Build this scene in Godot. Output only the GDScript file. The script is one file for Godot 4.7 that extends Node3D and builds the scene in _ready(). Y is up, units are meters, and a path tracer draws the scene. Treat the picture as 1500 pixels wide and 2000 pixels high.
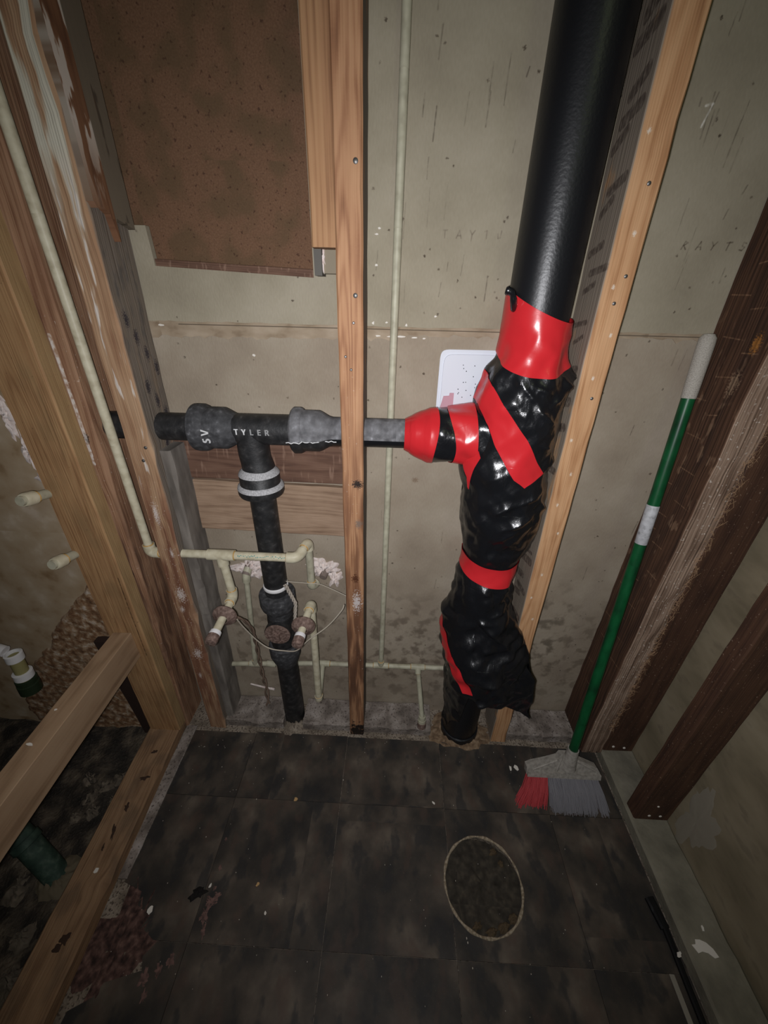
extends Node3D

# ---------------------------------------------------------------- textures
class Pix:
	var w: int
	var h: int
	var d: PackedByteArray
	func _init(ww: int, hh: int) -> void:
		w = ww
		h = hh
		d = PackedByteArray()
		d.resize(w * h * 3)
	static func noise(ww: int, hh: int, freq: float, sd: int, sx := 1.0, sy := 1.0, oct := 4, ridged := false) -> PackedByteArray:
		var n := FastNoiseLite.new()
		n.seed = sd
		n.noise_type = FastNoiseLite.TYPE_SIMPLEX_SMOOTH
		n.frequency = freq
		n.fractal_type = FastNoiseLite.FRACTAL_RIDGED if ridged else FastNoiseLite.FRACTAL_FBM
		n.fractal_octaves = oct
		var im := n.get_image(maxi(4, int(ww / sx)), maxi(4, int(hh / sy)), false, false, true)
		im.convert(Image.FORMAT_L8)
		if im.get_width() != ww or im.get_height() != hh:
			im.resize(ww, hh, Image.INTERPOLATE_CUBIC)
		return im.get_data()
	# creased film: two layers of warped cells
	static func crinkle(ww: int, hh: int, sd: int) -> PackedByteArray:
		var o := PackedByteArray()
		var ls := []
		for k in 3:
			var n := FastNoiseLite.new()
			n.seed = sd + k
			n.noise_type = FastNoiseLite.TYPE_CELLULAR
			n.frequency = [0.011, 0.024, 0.05][k]
			n.fractal_type = FastNoiseLite.FRACTAL_NONE
			n.cellular_return_type = FastNoiseLite.RETURN_DISTANCE
			n.cellular_jitter = 1.0
			n.domain_warp_enabled = true
			n.domain_warp_amplitude = [40.0, 18.0, 8.0][k]
			n.domain_warp_frequency = [0.008, 0.016, 0.03][k]
			var im := n.get_image(ww, int(hh / 1.7), false, false, true)
			im.convert(Image.FORMAT_L8)
			im.resize(ww, hh, Image.INTERPOLATE_CUBIC)
			ls.append(im.get_data())
		o.resize(ww * hh)
		var l0: PackedByteArray = ls[0]
		var l1: PackedByteArray = ls[1]
		var l2: PackedByteArray = ls[2]
		for i in ww * hh:
			o[i] = (l0[i] * 10 + l1[i] * 5 + l2[i]) >> 4
		return o
	func ramp(mask: PackedByteArray, cols: Array) -> Pix:
		var g := Gradient.new()
		var offs := PackedFloat32Array()
		var cc := PackedColorArray()
		for c in cols:
			offs.append(c[0])
			cc.append(c[1])
		g.offsets = offs
		g.colors = cc
		var lr := PackedByteArray()
		var lg := PackedByteArray()
		var lb := PackedByteArray()
		for i in 256:
			var c := g.sample(i / 255.0)
			lr.append(int(c.r * 255))
			lg.append(int(c.g * 255))
			lb.append(int(c.b * 255))
		var j := 0
		for i in w * h:
			var m: int = mask[i]
			d[j] = lr[m]
			d[j + 1] = lg[m]
			d[j + 2] = lb[m]
			j += 3
		return self
	func over(mask: PackedByteArray, col: Color, lo: float, hi: float, k := 1.0, r := Rect2i(), fade := 0) -> Pix:
		if r.size.x == 0:
			r = Rect2i(0, 0, w, h)
		r = r.intersection(Rect2i(0, 0, w, h))
		var al := PackedInt32Array()
		for i in 256:
			al.append(int(smoothstep(lo, hi, i / 255.0) * k * 256.0) if lo < hi else int((1.0 - smoothstep(hi, lo, i / 255.0)) * k * 256.0))
		var cr := int(col.r * 255)
		var cg := int(col.g * 255)
		var cb := int(col.b * 255)
		for y in range(r.position.y, r.end.y):
			var f := 256
			if fade > 0:
				f = clampi(mini(y - r.position.y, r.end.y - 1 - y) * 256 / fade, 0, 256)
			var i: int = y * w + r.position.x
			for x in r.size.x:
				var a: int = al[mask[i]]
				if a > 0:
					a = a * f >> 8
					var j := i * 3
					d[j] += (cr - d[j]) * a >> 8
					d[j + 1] += (cg - d[j + 1]) * a >> 8
					d[j + 2] += (cb - d[j + 2]) * a >> 8
				i += 1
		return self
	func blot(cx: float, cy: float, rx: float, ry: float, col: Color, k: float, sd: int, rough := 0.5, soft := 0.5) -> Pix:
		var n := FastNoiseLite.new()
		n.seed = sd
		n.frequency = 2.2 / maxf(3.0, minf(rx, ry))
		n.fractal_octaves = 3
		for y in range(maxi(0, int(cy - ry * 1.6)), mini(h, int(cy + ry * 1.6) + 1)):
			for x in range(maxi(0, int(cx - rx * 1.6)), mini(w, int(cx + rx * 1.6) + 1)):
				var q := Vector2((x - cx) / rx, (y - cy) / ry).length() + n.get_noise_2d(x, y) * rough * 1.6
				var a := (1.0 - smoothstep(1.0 - soft, 1.0, q)) * k
				if a > 0.0:
					put(x, y, col, a)
		return self
	func put(x: int, y: int, col: Color, a: float) -> void:
		if x < 0 or y < 0 or x >= w or y >= h:
			return
		var j := (y * w + x) * 3
		d[j] = int(lerpf(d[j], col.r * 255, a))
		d[j + 1] = int(lerpf(d[j + 1], col.g * 255, a))
		d[j + 2] = int(lerpf(d[j + 2], col.b * 255, a))
	func line(x0: float, y0: float, x1: float, y1: float, wd: float, col: Color, k: float, sd := 1) -> Pix:
		var n := FastNoiseLite.new()
		n.seed = sd
		n.frequency = 0.08
		var a := Vector2(x0, y0)
		var b := Vector2(x1, y1)
		var lo := a.min(b) - Vector2(wd + 2, wd + 2)
		var hi := a.max(b) + Vector2(wd + 2, wd + 2)
		for y in range(int(lo.y), int(hi.y) + 1):
			for x in range(int(lo.x), int(hi.x) + 1):
				var p := Vector2(x, y)
				var q := Geometry2D.get_closest_point_to_segment(p, a, b)
				var al := clampf(wd * 0.5 + 0.5 - p.distance_to(q), 0, 1) * k * clampf(0.75 + n.get_noise_2d(x, y), 0, 1)
				if al > 0.01:
					put(x, y, col, al)
		return self
	func image() -> Image:
		return Image.create_from_data(w, h, false, Image.FORMAT_RGB8, d)
	func tex() -> ImageTexture:
		return ImageTexture.create_from_image(image())

func rgb(r: float, g: float, b: float) -> Color:
	return Color(r / 255.0, g / 255.0, b / 255.0)

func normal_tex(mask: PackedByteArray, w: int, h: int, k: float) -> ImageTexture:
	var im := Image.create_from_data(w, h, false, Image.FORMAT_L8, mask)
	im.convert(Image.FORMAT_RGBA8)
	im.bump_map_to_normal_map(k)
	return ImageTexture.create_from_image(im)

# grain runs down the picture; darker late wood in curved bands
func wood(w: int, h: int, sd: int, cols: Array, bands := 6, ry := 14.0) -> Pix:
	var a := Pix.noise(w, h, 0.011, sd, 1.0, ry, 2)
	var f := Pix.noise(w, h, 0.3, sd + 1, 1.0, 40.0, 3)
	var e := Pix.noise(w, h, 0.02, sd + 2, 1.0, 2.5, 3)
	var sl := PackedByteArray()
	for i in 256:
		var t := i / 255.0
		sl.append(int(255.0 * pow(0.5 + 0.5 * sin(t * TAU), 1.6)))
	var m := PackedByteArray()
	m.resize(w * h)
	for i in w * h:
		m[i] = (sl[(a[i] * bands) & 255] * 3 + f[i] * 3 + e[i] * 4) / 10
	return Pix.new(w, h).ramp(m, cols)

# ---------------------------------------------------------------- materials
func mat(col: Variant, rough := 0.8, opt := {}) -> StandardMaterial3D:
	var m := StandardMaterial3D.new()
	if col is Color:
		m.albedo_color = col
	else:
		m.albedo_texture = col
	m.roughness = rough
	m.metallic_specular = opt.get("spec", 0.4)
	m.metallic = opt.get("metal", 0.0)
	if opt.has("tri"):
		m.uv1_triplanar = true
		m.uv1_world_triplanar = true
		m.uv1_scale = Vector3.ONE * float(opt.tri)
	if opt.has("normal"):
		m.normal_enabled = true
		m.normal_texture = opt.normal
		m.normal_scale = opt.get("nscale", 1.0)
	if opt.get("vc", false):
		m.vertex_color_use_as_albedo = true
	m.cull_mode = BaseMaterial3D.CULL_DISABLED
	return m

# ---------------------------------------------------------------- scene tree
var used := {}
func numbered(n: String) -> String:
	if not used.has(n):
		used[n] = 0
		return n
	used[n] += 1
	return "%s_%03d" % [n, used[n]]

func tag(o: Node3D, label: String, category: String, group := "", kind := "") -> Node3D:
	o.set_meta("label", label)
	if category:
		o.set_meta("category", category)
	if group:
		o.set_meta("group", group)
	if kind:
		o.set_meta("kind", kind)
	return o

func thing(called: String, label: String, category: String, at := Vector3.ZERO, group := "") -> Node3D:
	var o := Node3D.new()
	o.name = numbered(called)
	add_child(o)
	o.position = at
	return tag(o, label, category, group)

func struct(called: String, label: String) -> Node3D:
	var o := Node3D.new()
	o.name = called
	add_child(o)
	o.set_meta("label", label)
	o.set_meta("category", called.split("_")[0])
	o.set_meta("kind", "structure")
	return o

# commits a SurfaceTool (made in world coordinates) as one named mesh under parent
func obj(called: String, st: SurfaceTool, m: Material, parent: Node3D = null, label := "") -> MeshInstance3D:
	st.generate_normals()
	if m is StandardMaterial3D and m.normal_enabled:
		st.generate_tangents()
	var o := MeshInstance3D.new()
	o.mesh = st.commit()
	o.material_override = null
	o.mesh.surface_set_material(0, m)
	o.cast_shadow = GeometryInstance3D.SHADOW_CASTING_SETTING_ON
	if parent == null:
		o.name = numbered(called)
		add_child(o)
	else:
		o.name = called
		parent.add_child(o, true)
		var off := Vector3.ZERO
		var p: Node = parent
		while p != self:
			off += (p as Node3D).position
			p = p.get_parent()
		o.position = -off
	if label:
		o.set_meta("label", label)
	return o

func begin() -> SurfaceTool:
	var st := SurfaceTool.new()
	st.begin(Mesh.PRIMITIVE_TRIANGLES)
	return st

func tri(st: SurfaceTool, a: Vector3, b: Vector3, c: Vector3, ua := Vector2.ZERO, ub := Vector2.ZERO, uc := Vector2.ZERO) -> void:
	st.set_uv(ua)
	st.add_vertex(a)
	st.set_uv(uc)
	st.add_vertex(c)
	st.set_uv(ub)
	st.add_vertex(b)

func quad(st: SurfaceTool, a: Vector3, b: Vector3, c: Vector3, e: Vector3, ua := Vector2.ZERO, ub := Vector2(1, 0), uc := Vector2(1, 1), ue := Vector2(0, 1)) -> void:
	tri(st, a, b, c, ua, ub, uc)
	tri(st, a, c, e, ua, uc, ue)

# ---------------------------------------------------------------- shapes
# sawn timber from a to b (centres of its ends); front is the face that looks along fr
func timber(st: SurfaceTool, a: Vector3, b: Vector3, fr: Vector3, w: float, dp: float, seg := 20, jit := 0.001, ch := 0.003, sd := 1, wane := 0.0) -> void:
	var ax := (b - a).normalized()
	fr = (fr - ax * fr.dot(ax)).normalized()
	var rt := ax.cross(fr)
	var hw := w / 2
	var hd := dp / 2
	var sec := [Vector2(-hw + ch, hd), Vector2(hw - ch, hd), Vector2(hw, hd - ch), Vector2(hw, -hd + ch), Vector2(hw - ch, -hd), Vector2(-hw + ch, -hd), Vector2(-hw, -hd + ch), Vector2(-hw, hd - ch)]
	var us := [0.0, w, w, w + dp, w + dp, w * 2 + dp, w * 2 + dp, (w + dp) * 2]
	var n := FastNoiseLite.new()
	n.seed = sd
	n.frequency = 9.0
	n.fractal_octaves = 4
	var tot := (w + dp) * 2
	var rings := []
	for s in seg + 1:
		var t := float(s) / seg
		var c := a.lerp(b, t)
		var ring := []
		for k in 8:
			var q: Vector2 = sec[k]
			var p := c + rt * q.x + fr * q.y
			var j := n.get_noise_3dv(p * 1.0) * jit
			var j2 := n.get_noise_3dv(p * 1.0 + Vector3(7, 3, 5)) * jit
			if wane > 0.0 and k in [1, 2]:
				var bite: float = maxf(0.0, n.get_noise_3dv(c * 1.6 + Vector3(0, 0, 20.0)) - 0.05) * wane
				p -= rt * bite if k == 1 else fr * bite
			ring.append(p + rt * j + fr * j2)
		rings.append(ring)
	st.set_smooth_group(-1)
	for s in seg:
		var v0 := 1.0 - float(s) / seg
		var v1 := 1.0 - float(s + 1) / seg
		for k in 8:
			var k1 := (k + 1) % 8
			var u0: float = us[k] / tot
			var u1: float = us[k1] / tot if k1 != 0 else 1.0
			if k % 2 == 1:
				u0 = us[k] / tot - 0.004
				u1 = us[k] / tot + 0.004
			quad(st, rings[s][k], rings[s][k1], rings[s + 1][k1], rings[s + 1][k], Vector2(u0, v0), Vector2(u1, v0), Vector2(u1, v1), Vector2(u0, v1))
	for e in [0, seg]:
		var c := a if e == 0 else b
		for k in 8:
			var p: Vector3 = rings[e][k]
			var q: Vector3 = rings[e][(k + 1) % 8]
			var up := Vector2(0.3, 0.5) + Vector2((p - c).dot(rt), (p - c).dot(fr)) * 2.0
			var uq := Vector2(0.3, 0.5) + Vector2((q - c).dot(rt), (q - c).dot(fr)) * 2.0
			if e == 0:
				tri(st, c, q, p, Vector2(0.3, 0.5), uq, up)
			else:
				tri(st, c, p, q, Vector2(0.3, 0.5), up, uq)

# a profile of [radius, height] turned round the y axis of xf
func lathe(st: SurfaceTool, prof: Array, xf: Transform3D, seg := 32, wob := 0.0, sd := 1, a0 := 0.0, a1 := TAU) -> void:
	var n := FastNoiseLite.new()
	n.seed = sd
	n.frequency = 30.0
	var grp := 0
	var prev := Vector2.ZERO
	for i in prof.size() - 1:
		var dv := (Vector2(prof[i + 1][0], prof[i + 1][1]) - Vector2(prof[i][0], prof[i][1])).normalized()
		if i > 0 and dv.dot(prev) < 0.8:
			grp += 1
		prev = dv
		st.set_smooth_group(grp)
		for k in seg:
			var q := []
			for e in [[i, k], [i, k + 1], [i + 1, k + 1], [i + 1, k]]:
				var an: float = a0 + (a1 - a0) * (e[1] % seg if a1 - a0 == TAU else e[1]) / seg
				var r: float = prof[e[0]][0]
				var p := Vector3(cos(an) * r, prof[e[0]][1], -sin(an) * r)
				if wob > 0.0:
					p += Vector3(cos(an), 0, -sin(an)) * n.get_noise_3dv(p) * wob
				q.append(xf * p)
			if prof[i][0] < 1e-6:
				tri(st, q[0], q[2], q[3], Vector2(0, 0), Vector2(1, 1), Vector2(0, 1))
			elif prof[i + 1][0] < 1e-6:
				tri(st, q[0], q[1], q[2])
			else:
				quad(st, q[0], q[1], q[2], q[3])

func aim(at: Vector3, dir: Vector3) -> Transform3D:
	var y := dir.normalized()
	var x := y.cross(Vector3(0.31, 0.17, 0.93)).normalized()
	if absf(y.y) < 0.9:
		x = y.cross(Vector3.UP).normalized()
	return Transform3D(Basis(x, y, x.cross(y)), at)

func tube(st: SurfaceTool, pts: Array, r: Variant, seg := 16, cap := true) -> void:
	st.set_smooth_group(0)
	var x := Vector3.ZERO
	var rings := []
	for i in pts.size():
		var t: Vector3 = (pts[mini(i + 1, pts.size() - 1)] - pts[maxi(i - 1, 0)]).normalized()
		if i == 0:
			x = t.cross(Vector3(0.3, 0.8, 0.52)).normalized()
		x = (x - t * x.dot(t)).normalized()
		var y := t.cross(x)
		var rr: float = r[i] if r is Array else r
		var ring := []
		for k in seg:
			var an := TAU * k / seg
			ring.append(pts[i] + (x * cos(an) + y * sin(an)) * rr)
		rings.append(ring)
	for i in pts.size() - 1:
		for k in seg:
			var k1 := (k + 1) % seg
			quad(st, rings[i][k], rings[i][k1], rings[i + 1][k1], rings[i + 1][k])
	if cap:
		st.set_smooth_group(1)
		for k in seg:
			tri(st, pts[0], rings[0][(k + 1) % seg], rings[0][k])
		st.set_smooth_group(2)
		var e := pts.size() - 1
		for k in seg:
			tri(st, pts[e], rings[e][k], rings[e][(k + 1) % seg])

# corner of a pipe run rounded with radius r
func bend(a: Vector3, b: Vector3, c: Vector3, r: float, n := 8) -> Array:
	var out := []
	var d1 := (a - b).normalized()
	var d2 := (c - b).normalized()
	var p0 := b + d1 * r
	var p2 := b + d2 * r
	for i in n + 1:
		var t := float(i) / n
		out.append(p0 * (1 - t) * (1 - t) + b * 2 * t * (1 - t) + p2 * t * t)
	return out

func smooth_path(pts: Array, n := 8) -> Array:
	var out := []
	for i in pts.size() - 1:
		var p0: Vector3 = pts[maxi(i - 1, 0)]
		var p3: Vector3 = pts[mini(i + 2, pts.size() - 1)]
		for k in n:
			out.append((pts[i] as Vector3).cubic_interpolate(pts[i + 1], p0, p3, float(k) / n))
	out.append(pts[-1])
	return out

# flat polygon (in the plane of xf's x and y) given thickness along xf's z, from z0 to z1
func prism(st: SurfaceTool, poly: PackedVector2Array, xf: Transform3D, z0: float, z1: float, uvs := Vector2.ONE, uvo := Vector2.ZERO) -> void:
	if Geometry2D.is_polygon_clockwise(poly):
		poly.reverse()
	st.set_smooth_group(-1)
	var ix := Geometry2D.triangulate_polygon(poly)
	for i in range(0, ix.size(), 3):
		var a := poly[ix[i]]
		var b := poly[ix[i + 1]]
		var c := poly[ix[i + 2]]
		if (b - a).cross(c - a) < 0:
			var s := b
			b = c
			c = s
		tri(st, xf * Vector3(a.x, a.y, z1), xf * Vector3(b.x, b.y, z1), xf * Vector3(c.x, c.y, z1), a * uvs + uvo, b * uvs + uvo, c * uvs + uvo)
		tri(st, xf * Vector3(a.x, a.y, z0), xf * Vector3(c.x, c.y, z0), xf * Vector3(b.x, b.y, z0), a * uvs + uvo, c * uvs + uvo, b * uvs + uvo)
	for i in poly.size():
		var a := poly[i]
		var b := poly[(i + 1) % poly.size()]
		quad(st, xf * Vector3(a.x, a.y, z0), xf * Vector3(b.x, b.y, z0), xf * Vector3(b.x, b.y, z1), xf * Vector3(a.x, a.y, z1), a * uvs + uvo, b * uvs + uvo, b * uvs + uvo, a * uvs + uvo)

func rect(x0: float, y0: float, x1: float, y1: float) -> PackedVector2Array:
	return PackedVector2Array([Vector2(x0, y0), Vector2(x1, y0), Vector2(x1, y1), Vector2(x0, y1)])

func box(st: SurfaceTool, c: Vector3, s: Vector3, turn := 0.0) -> void:
	prism(st, rect(-s.x / 2, -s.y / 2, s.x / 2, s.y / 2), Transform3D(Basis(Vector3.UP, turn), c), -s.z / 2, s.z / 2)

# ragged lump lying on the plane z = 0 of xf, hgt thick
func splat(st: SurfaceTool, xf: Transform3D, rx: float, ry: float, hgt: float, sd: int, ragged := 0.45, rings := 7, seg := 30, bump := 0.5) -> void:
	var n := FastNoiseLite.new()
	n.seed = sd
	n.frequency = 1.0
	n.fractal_octaves = 2
	st.set_smooth_group(0)
	var g := []
	for i in rings + 1:
		var row := []
		var t := float(i) / rings
		for k in seg:
			var an := TAU * k / seg
			var edge := 1.0 + (n.get_noise_2d(cos(an) * 0.9, sin(an) * 0.9) * 1.6 + n.get_noise_2d(cos(an) * 3.0 + 5.0, sin(an) * 3.0) * 0.35) * ragged
			var p := Vector2(cos(an), sin(an)) * t * edge
			var z := hgt * (1.0 - t * t * t) * (1.0 + bump * 2.0 * n.get_noise_2d(p.x * 4 + 9, p.y * 4))
			if i == rings:
				z = -0.0015
			row.append([xf * Vector3(p.x * rx, p.y * ry, z), Vector2(0.5, 0.5) + p * 0.3])
		g.append(row)
	for i in rings:
		for k in seg:
			var k1 := (k + 1) % seg
			if i == 0:
				tri(st, g[0][0][0], g[1][k][0], g[1][k1][0], g[0][0][1], g[1][k][1], g[1][k1][1])
			else:
				quad(st, g[i][k][0], g[i + 1][k][0], g[i + 1][k1][0], g[i][k1][0], g[i][k][1], g[i + 1][k][1], g[i + 1][k1][1], g[i][k1][1])

const WALL := Basis.IDENTITY
func on_wall(x: float, y: float, z: float) -> Transform3D:
	return Transform3D(Basis.IDENTITY, Vector3(x, y, z))
func on_floor(x: float, y: float, z: float, turn := 0.0) -> Transform3D:
	return Transform3D(Basis(Vector3.UP, turn) * Basis(Vector3.RIGHT, -PI / 2), Vector3(x, y, z))

# irregular thin chip
func chip(st: SurfaceTool, xf: Transform3D, rx: float, ry: float, th: float, sd: int) -> void:
	var rng := RandomNumberGenerator.new()
	rng.seed = sd
	var p := PackedVector2Array()
	var n := 9
	for k in n:
		var a := TAU * (k + rng.randf() * 0.6) / n
		p.append(Vector2(cos(a) * rx, sin(a) * ry) * rng.randf_range(0.6, 1.1))
	prism(st, p, xf, 0.0, th)

const CAM := Vector3(0, 1.29, 0.765)
const WZ := -0.105          # face of the wallboard at the back of the stud bays
var M := {}

func _ready() -> void:
	# ---- camera, sky, torch of the phone, exposure
	var cam := Camera3D.new()
	cam.name = "camera"
	cam.position = CAM
	cam.rotation_degrees = Vector3(-29.1, 1.6, 1.35)
	cam.fov = rad_to_deg(2.0 * atan(1000.0 / 750.0))
	cam.near = 0.02
	cam.far = 30.0
	add_child(cam)
	cam.current = true
	var we := WorldEnvironment.new()
	we.name = "environment"
	var env := Environment.new()
	env.background_mode = Environment.BG_COLOR
	env.background_color = Color(0.02, 0.02, 0.02)
	env.tonemap_mode = Environment.TONE_MAPPER_LINEAR
	env.tonemap_exposure = 1.0
	env.sdfgi_enabled = true
	env.ssao_enabled = true
	env.ssil_enabled = true
	we.environment = env
	add_child(we)
	var torch := SpotLight3D.new()
	torch.name = "phone_torch"
	torch.position = CAM + cam.basis * Vector3(-0.022, -0.012, 0.0)
	torch.basis = Basis.from_euler(Vector3(deg_to_rad(-28.0), deg_to_rad(-2.0), 0))
	torch.light_color = Color(0.985, 0.985, 1.0)
	torch.light_energy = 0.8
	torch.light_size = 0.004
	torch.spot_range = 8.0
	torch.spot_angle = 75.0
	torch.spot_angle_attenuation = 1.0
	torch.spot_attenuation = 2.0
	torch.shadow_enabled = true
	add_child(torch)
	var room := OmniLight3D.new()
	room.name = "room_lamp"
	room.position = Vector3(0.55, 2.15, 1.25)
	room.light_color = Color(0.93, 1.0, 0.78)
	room.light_energy = 0.06
	room.light_size = 0.1
	room.omni_range = 8.0
	room.omni_attenuation = 2.0
	room.shadow_enabled = true
	add_child(room)

	materials()
	shell()
	studs()
	plates()
	black_pipes()
	wrapping()
	supply()
	wall_things()
	tub_side()
	broom()
	floor_things()

func materials() -> void:
	# --- timber: front face first, then right, back and left sides
	var w := 256
	var h := 2048
	var fine := Pix.noise(w, h, 0.05, 5, 1.0, 3.0, 5)
	var big := Pix.noise(w, h, 0.012, 8, 1.0, 2.0, 4)
	var spk := Pix.noise(w, h, 0.16, 9, 1.0, 1.4, 3)
	var lng := Pix.noise(w, h, 0.045, 38, 1.0, 9.0, 5)
	var gn := normal_tex(Pix.noise(w, 512, 0.25, 77, 1.0, 18.0, 3), w, 512, 1.6)
	var clean := wood(w, h, 11, [[0.0, rgb(206, 164, 124)], [0.45, rgb(192, 148, 108)], [0.75, rgb(170, 124, 86)], [1.0, rgb(132, 92, 62)]], 7)
	# stud by the stack: clean front, the left side grey with dark smears
	var sx := int(w * 0.6667)
	clean.over(big, rgb(138, 128, 116), 0.0, 0.25, 0.92, Rect2i(sx, 0, w - sx, h))
	for i in 30:
		var yy := 590.0 + i * 34.0 + fmod(i * 37.0, 23.0)
		var x0 := sx + 6.0 + fmod(i * 17.0, 26.0)
		clean.line(x0, yy, x0 + 26.0 + fmod(i * 13.0, 30.0), yy - 6.0 - fmod(i * 5.0, 9.0), 7.0 + fmod(i * 11.0, 12.0), rgb(84, 72, 64), 0.8, 40 + i)
	for i in 16:
		clean.blot(8.0 + fmod(i * 17.0, 28.0), 760.0 + i * 72.0 + fmod(i * 31.0, 40.0), 3.0, 4.0, rgb(226, 216, 204), 0.8, 70 + i)
	M.stud_clean = mat(clean.tex(), 0.75, {"normal": gn, "nscale": 0.5})
	# centre stud: orange above, dark and paint-flecked below
	var mid := wood(w, h, 23, [[0.0, rgb(192, 150, 114)], [0.45, rgb(174, 130, 96)], [0.72, rgb(150, 106, 76)], [1.0, rgb(112, 76, 54)]], 8, 18.0)
	mid.over(lng, rgb(118, 80, 58), 0.2, 0.7, 0.75, Rect2i(0, 1050, w, 998), 260)
	mid.over(lng, rgb(84, 58, 44), 0.2, 0.8, 0.75, Rect2i(0, 1500, w, 548), 200)
	mid.over(big, rgb(104, 102, 100), 0.0, 0.4, 0.85, Rect2i(43, 0, 86, h))
	mid.over(spk, rgb(204, 196, 188), 0.84, 0.90, 0.7, Rect2i(0, 1000, 43, 1048), 100)
	mid.blot(30, 1253, 12, 9, rgb(34, 28, 26), 0.9, 3)
	mid.blot(32, 1340, 8, 11, rgb(120, 106, 98), 0.8, 4)
	mid.blot(25, 1545, 12, 30, rgb(216, 210, 210), 0.85, 5, 0.7)
	mid.blot(22, 1478, 10, 12, rgb(74, 40, 24), 0.8, 6)
	mid.blot(20, 2030, 40, 40, rgb(28, 24, 22), 0.9, 7)
	M.stud_mid = mat(mid.tex(), 0.7, {"normal": gn, "nscale": 0.5})
	# old stud: whitewashed above, brown and bruised below, grey right side
	var old := wood(w, h, 37, [[0.0, rgb(186, 156, 126)], [0.5, rgb(168, 134, 104)], [0.8, rgb(142, 106, 80)], [1.0, rgb(104, 74, 56)]], 6, 16.0)
	old.over(big, rgb(114, 105, 96), 0.0, 0.2, 0.93, Rect2i(46, 0, 90, h))
	old.over(lng, rgb(132, 112, 92), 0.5, 0.8, 0.5, Rect2i(46, 900, 90, 1148), 200)
	old.over(fine, rgb(84, 80, 78), 0.5, 0.85, 0.6, Rect2i(46, 700, 90, 500), 200)
	old.over(lng, rgb(206, 204, 188), 0.36, 0.6, 0.9, Rect2i(0, 0, 44, 900), 120)
	old.over(lng, rgb(222, 216, 210), 0.66, 0.74, 0.8, Rect2i(0, 780, 44, 520), 60)
	old.over(lng, rgb(112, 72, 54), 0.2, 0.7, 0.8, Rect2i(0, 1230, 46, 818), 120)
	old.over(spk, rgb(222, 212, 208), 0.78, 0.86, 0.8, Rect2i(0, 1240, 46, 700), 80)
	for b in [[24, 1545, 11, 20], [17, 1590, 6, 9], [27, 1738, 13, 17], [20, 1335, 6, 26], [30, 1430, 4, 12], [14, 1820, 4, 10]]:
		old.blot(b[0], b[1], b[2], b[3], rgb(220, 212, 208), 0.8, 90 + b[1], 0.75, 0.4)
	for i in 9:
		old.blot(62.0 + fmod(i * 19.0, 60.0), 985.0 + i * 27.0, 7, 13, rgb(48, 44, 50), 0.8, 120 + i, 0.6)
	M.stud_old = mat(old.tex(), 0.85, {"normal": gn, "nscale": 0.8})
	# torn scrap of board
	var scrap := wood(128, 1024, 41, [[0.0, rgb(142, 104, 76)], [0.5, rgb(120, 84, 60)], [1.0, rgb(80, 52, 38)]], 6, 9.0)
	var sf := Pix.noise(128, 1024, 0.028, 43, 1.0, 4.0, 5)
	scrap.over(sf, rgb(214, 206, 196), 0.54, 0.64, 0.9, Rect2i(0, 480, 62, 544), 120)
	scrap.over(sf, rgb(116, 108, 94), 0.0, 0.25, 0.88, Rect2i(60, 0, 68, 1024))
	scrap.over(sf, rgb(158, 150, 138), 0.6, 0.75, 0.6, Rect2i(58, 300, 50, 420), 60)
	scrap.over(sf, rgb(70, 60, 50), 0.36, 0.22, 0.7, Rect2i(90, 0, 38, 1024))
	M.scrap = mat(scrap.tex(), 0.85)
	# newer yellow pine of the left partition
	var pine := wood(w, h, 53, [[0.0, rgb(184, 148, 106)], [0.5, rgb(166, 128, 90)], [0.8, rgb(144, 107, 73)], [1.0, rgb(112, 81, 54)]], 9, 22.0)
	pine.over(big, rgb(122, 100, 70), 0.5, 0.95, 0.35)
	pine.over(spk, rgb(60, 44, 30), 0.88, 0.92, 0.7)
	pine.line(16, 560, 26, 1050, 2.2, rgb(92, 62, 36), 0.9, 8)
	pine.line(84, 1500, 80, 1740, 2.0, rgb(60, 44, 28), 0.8, 9)
	pine.over(big, rgb(158, 138, 100), 0.0, 0.1, 0.5, Rect2i(92, 0, 36, h))
	M.pine = mat(pine.tex(), 0.72, {"normal": gn, "nscale": 0.5})
	var fp := wood(w, h, 57, [[0.0, rgb(160, 130, 100)], [0.5, rgb(142, 112, 84)], [0.8, rgb(120, 92, 68)], [1.0, rgb(88, 65, 46)]], 7, 22.0)
	fp.over(big, rgb(96, 78, 62), 0.45, 0.9, 0.5)
	M.floor_pine = mat(fp.tex(), 0.8, {"normal": gn, "nscale": 0.5})
	var rail := wood(128, 1024, 59, [[0.0, rgb(174, 148, 120)], [0.5, rgb(158, 130, 102)], [1.0, rgb(116, 91, 68)]], 6, 18.0)
	M.rail = mat(rail.tex(), 0.75)
	# brown old stud beside the post
	var red := wood(w, h, 61, [[0.0, rgb(174, 140, 112)], [0.5, rgb(152, 116, 90)], [0.8, rgb(124, 88, 66)], [1.0, rgb(84, 58, 44)]], 8, 16.0)
	red.over(spk, rgb(214, 204, 196), 0.83, 0.88, 0.75, Rect2i(0, 900, w, 1100), 100)
	red.over(lng, rgb(92, 66, 52), 0.3, 0.8, 0.75, Rect2i(0, 1250, w, 798), 200)
	for i in 4:
		red.blot(24, [1180.0, 1490.0, 1690.0, 1740.0][i], 6, 11, rgb(20, 16, 14), 0.9, 200 + i, 0.5)
	red.line(17, 1010, 24, 1230, 7, rgb(225, 220, 215), 0.9, 3)
	M.stud_brown = mat(red.tex(), 0.8, {"normal": gn, "nscale": 0.6})
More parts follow.
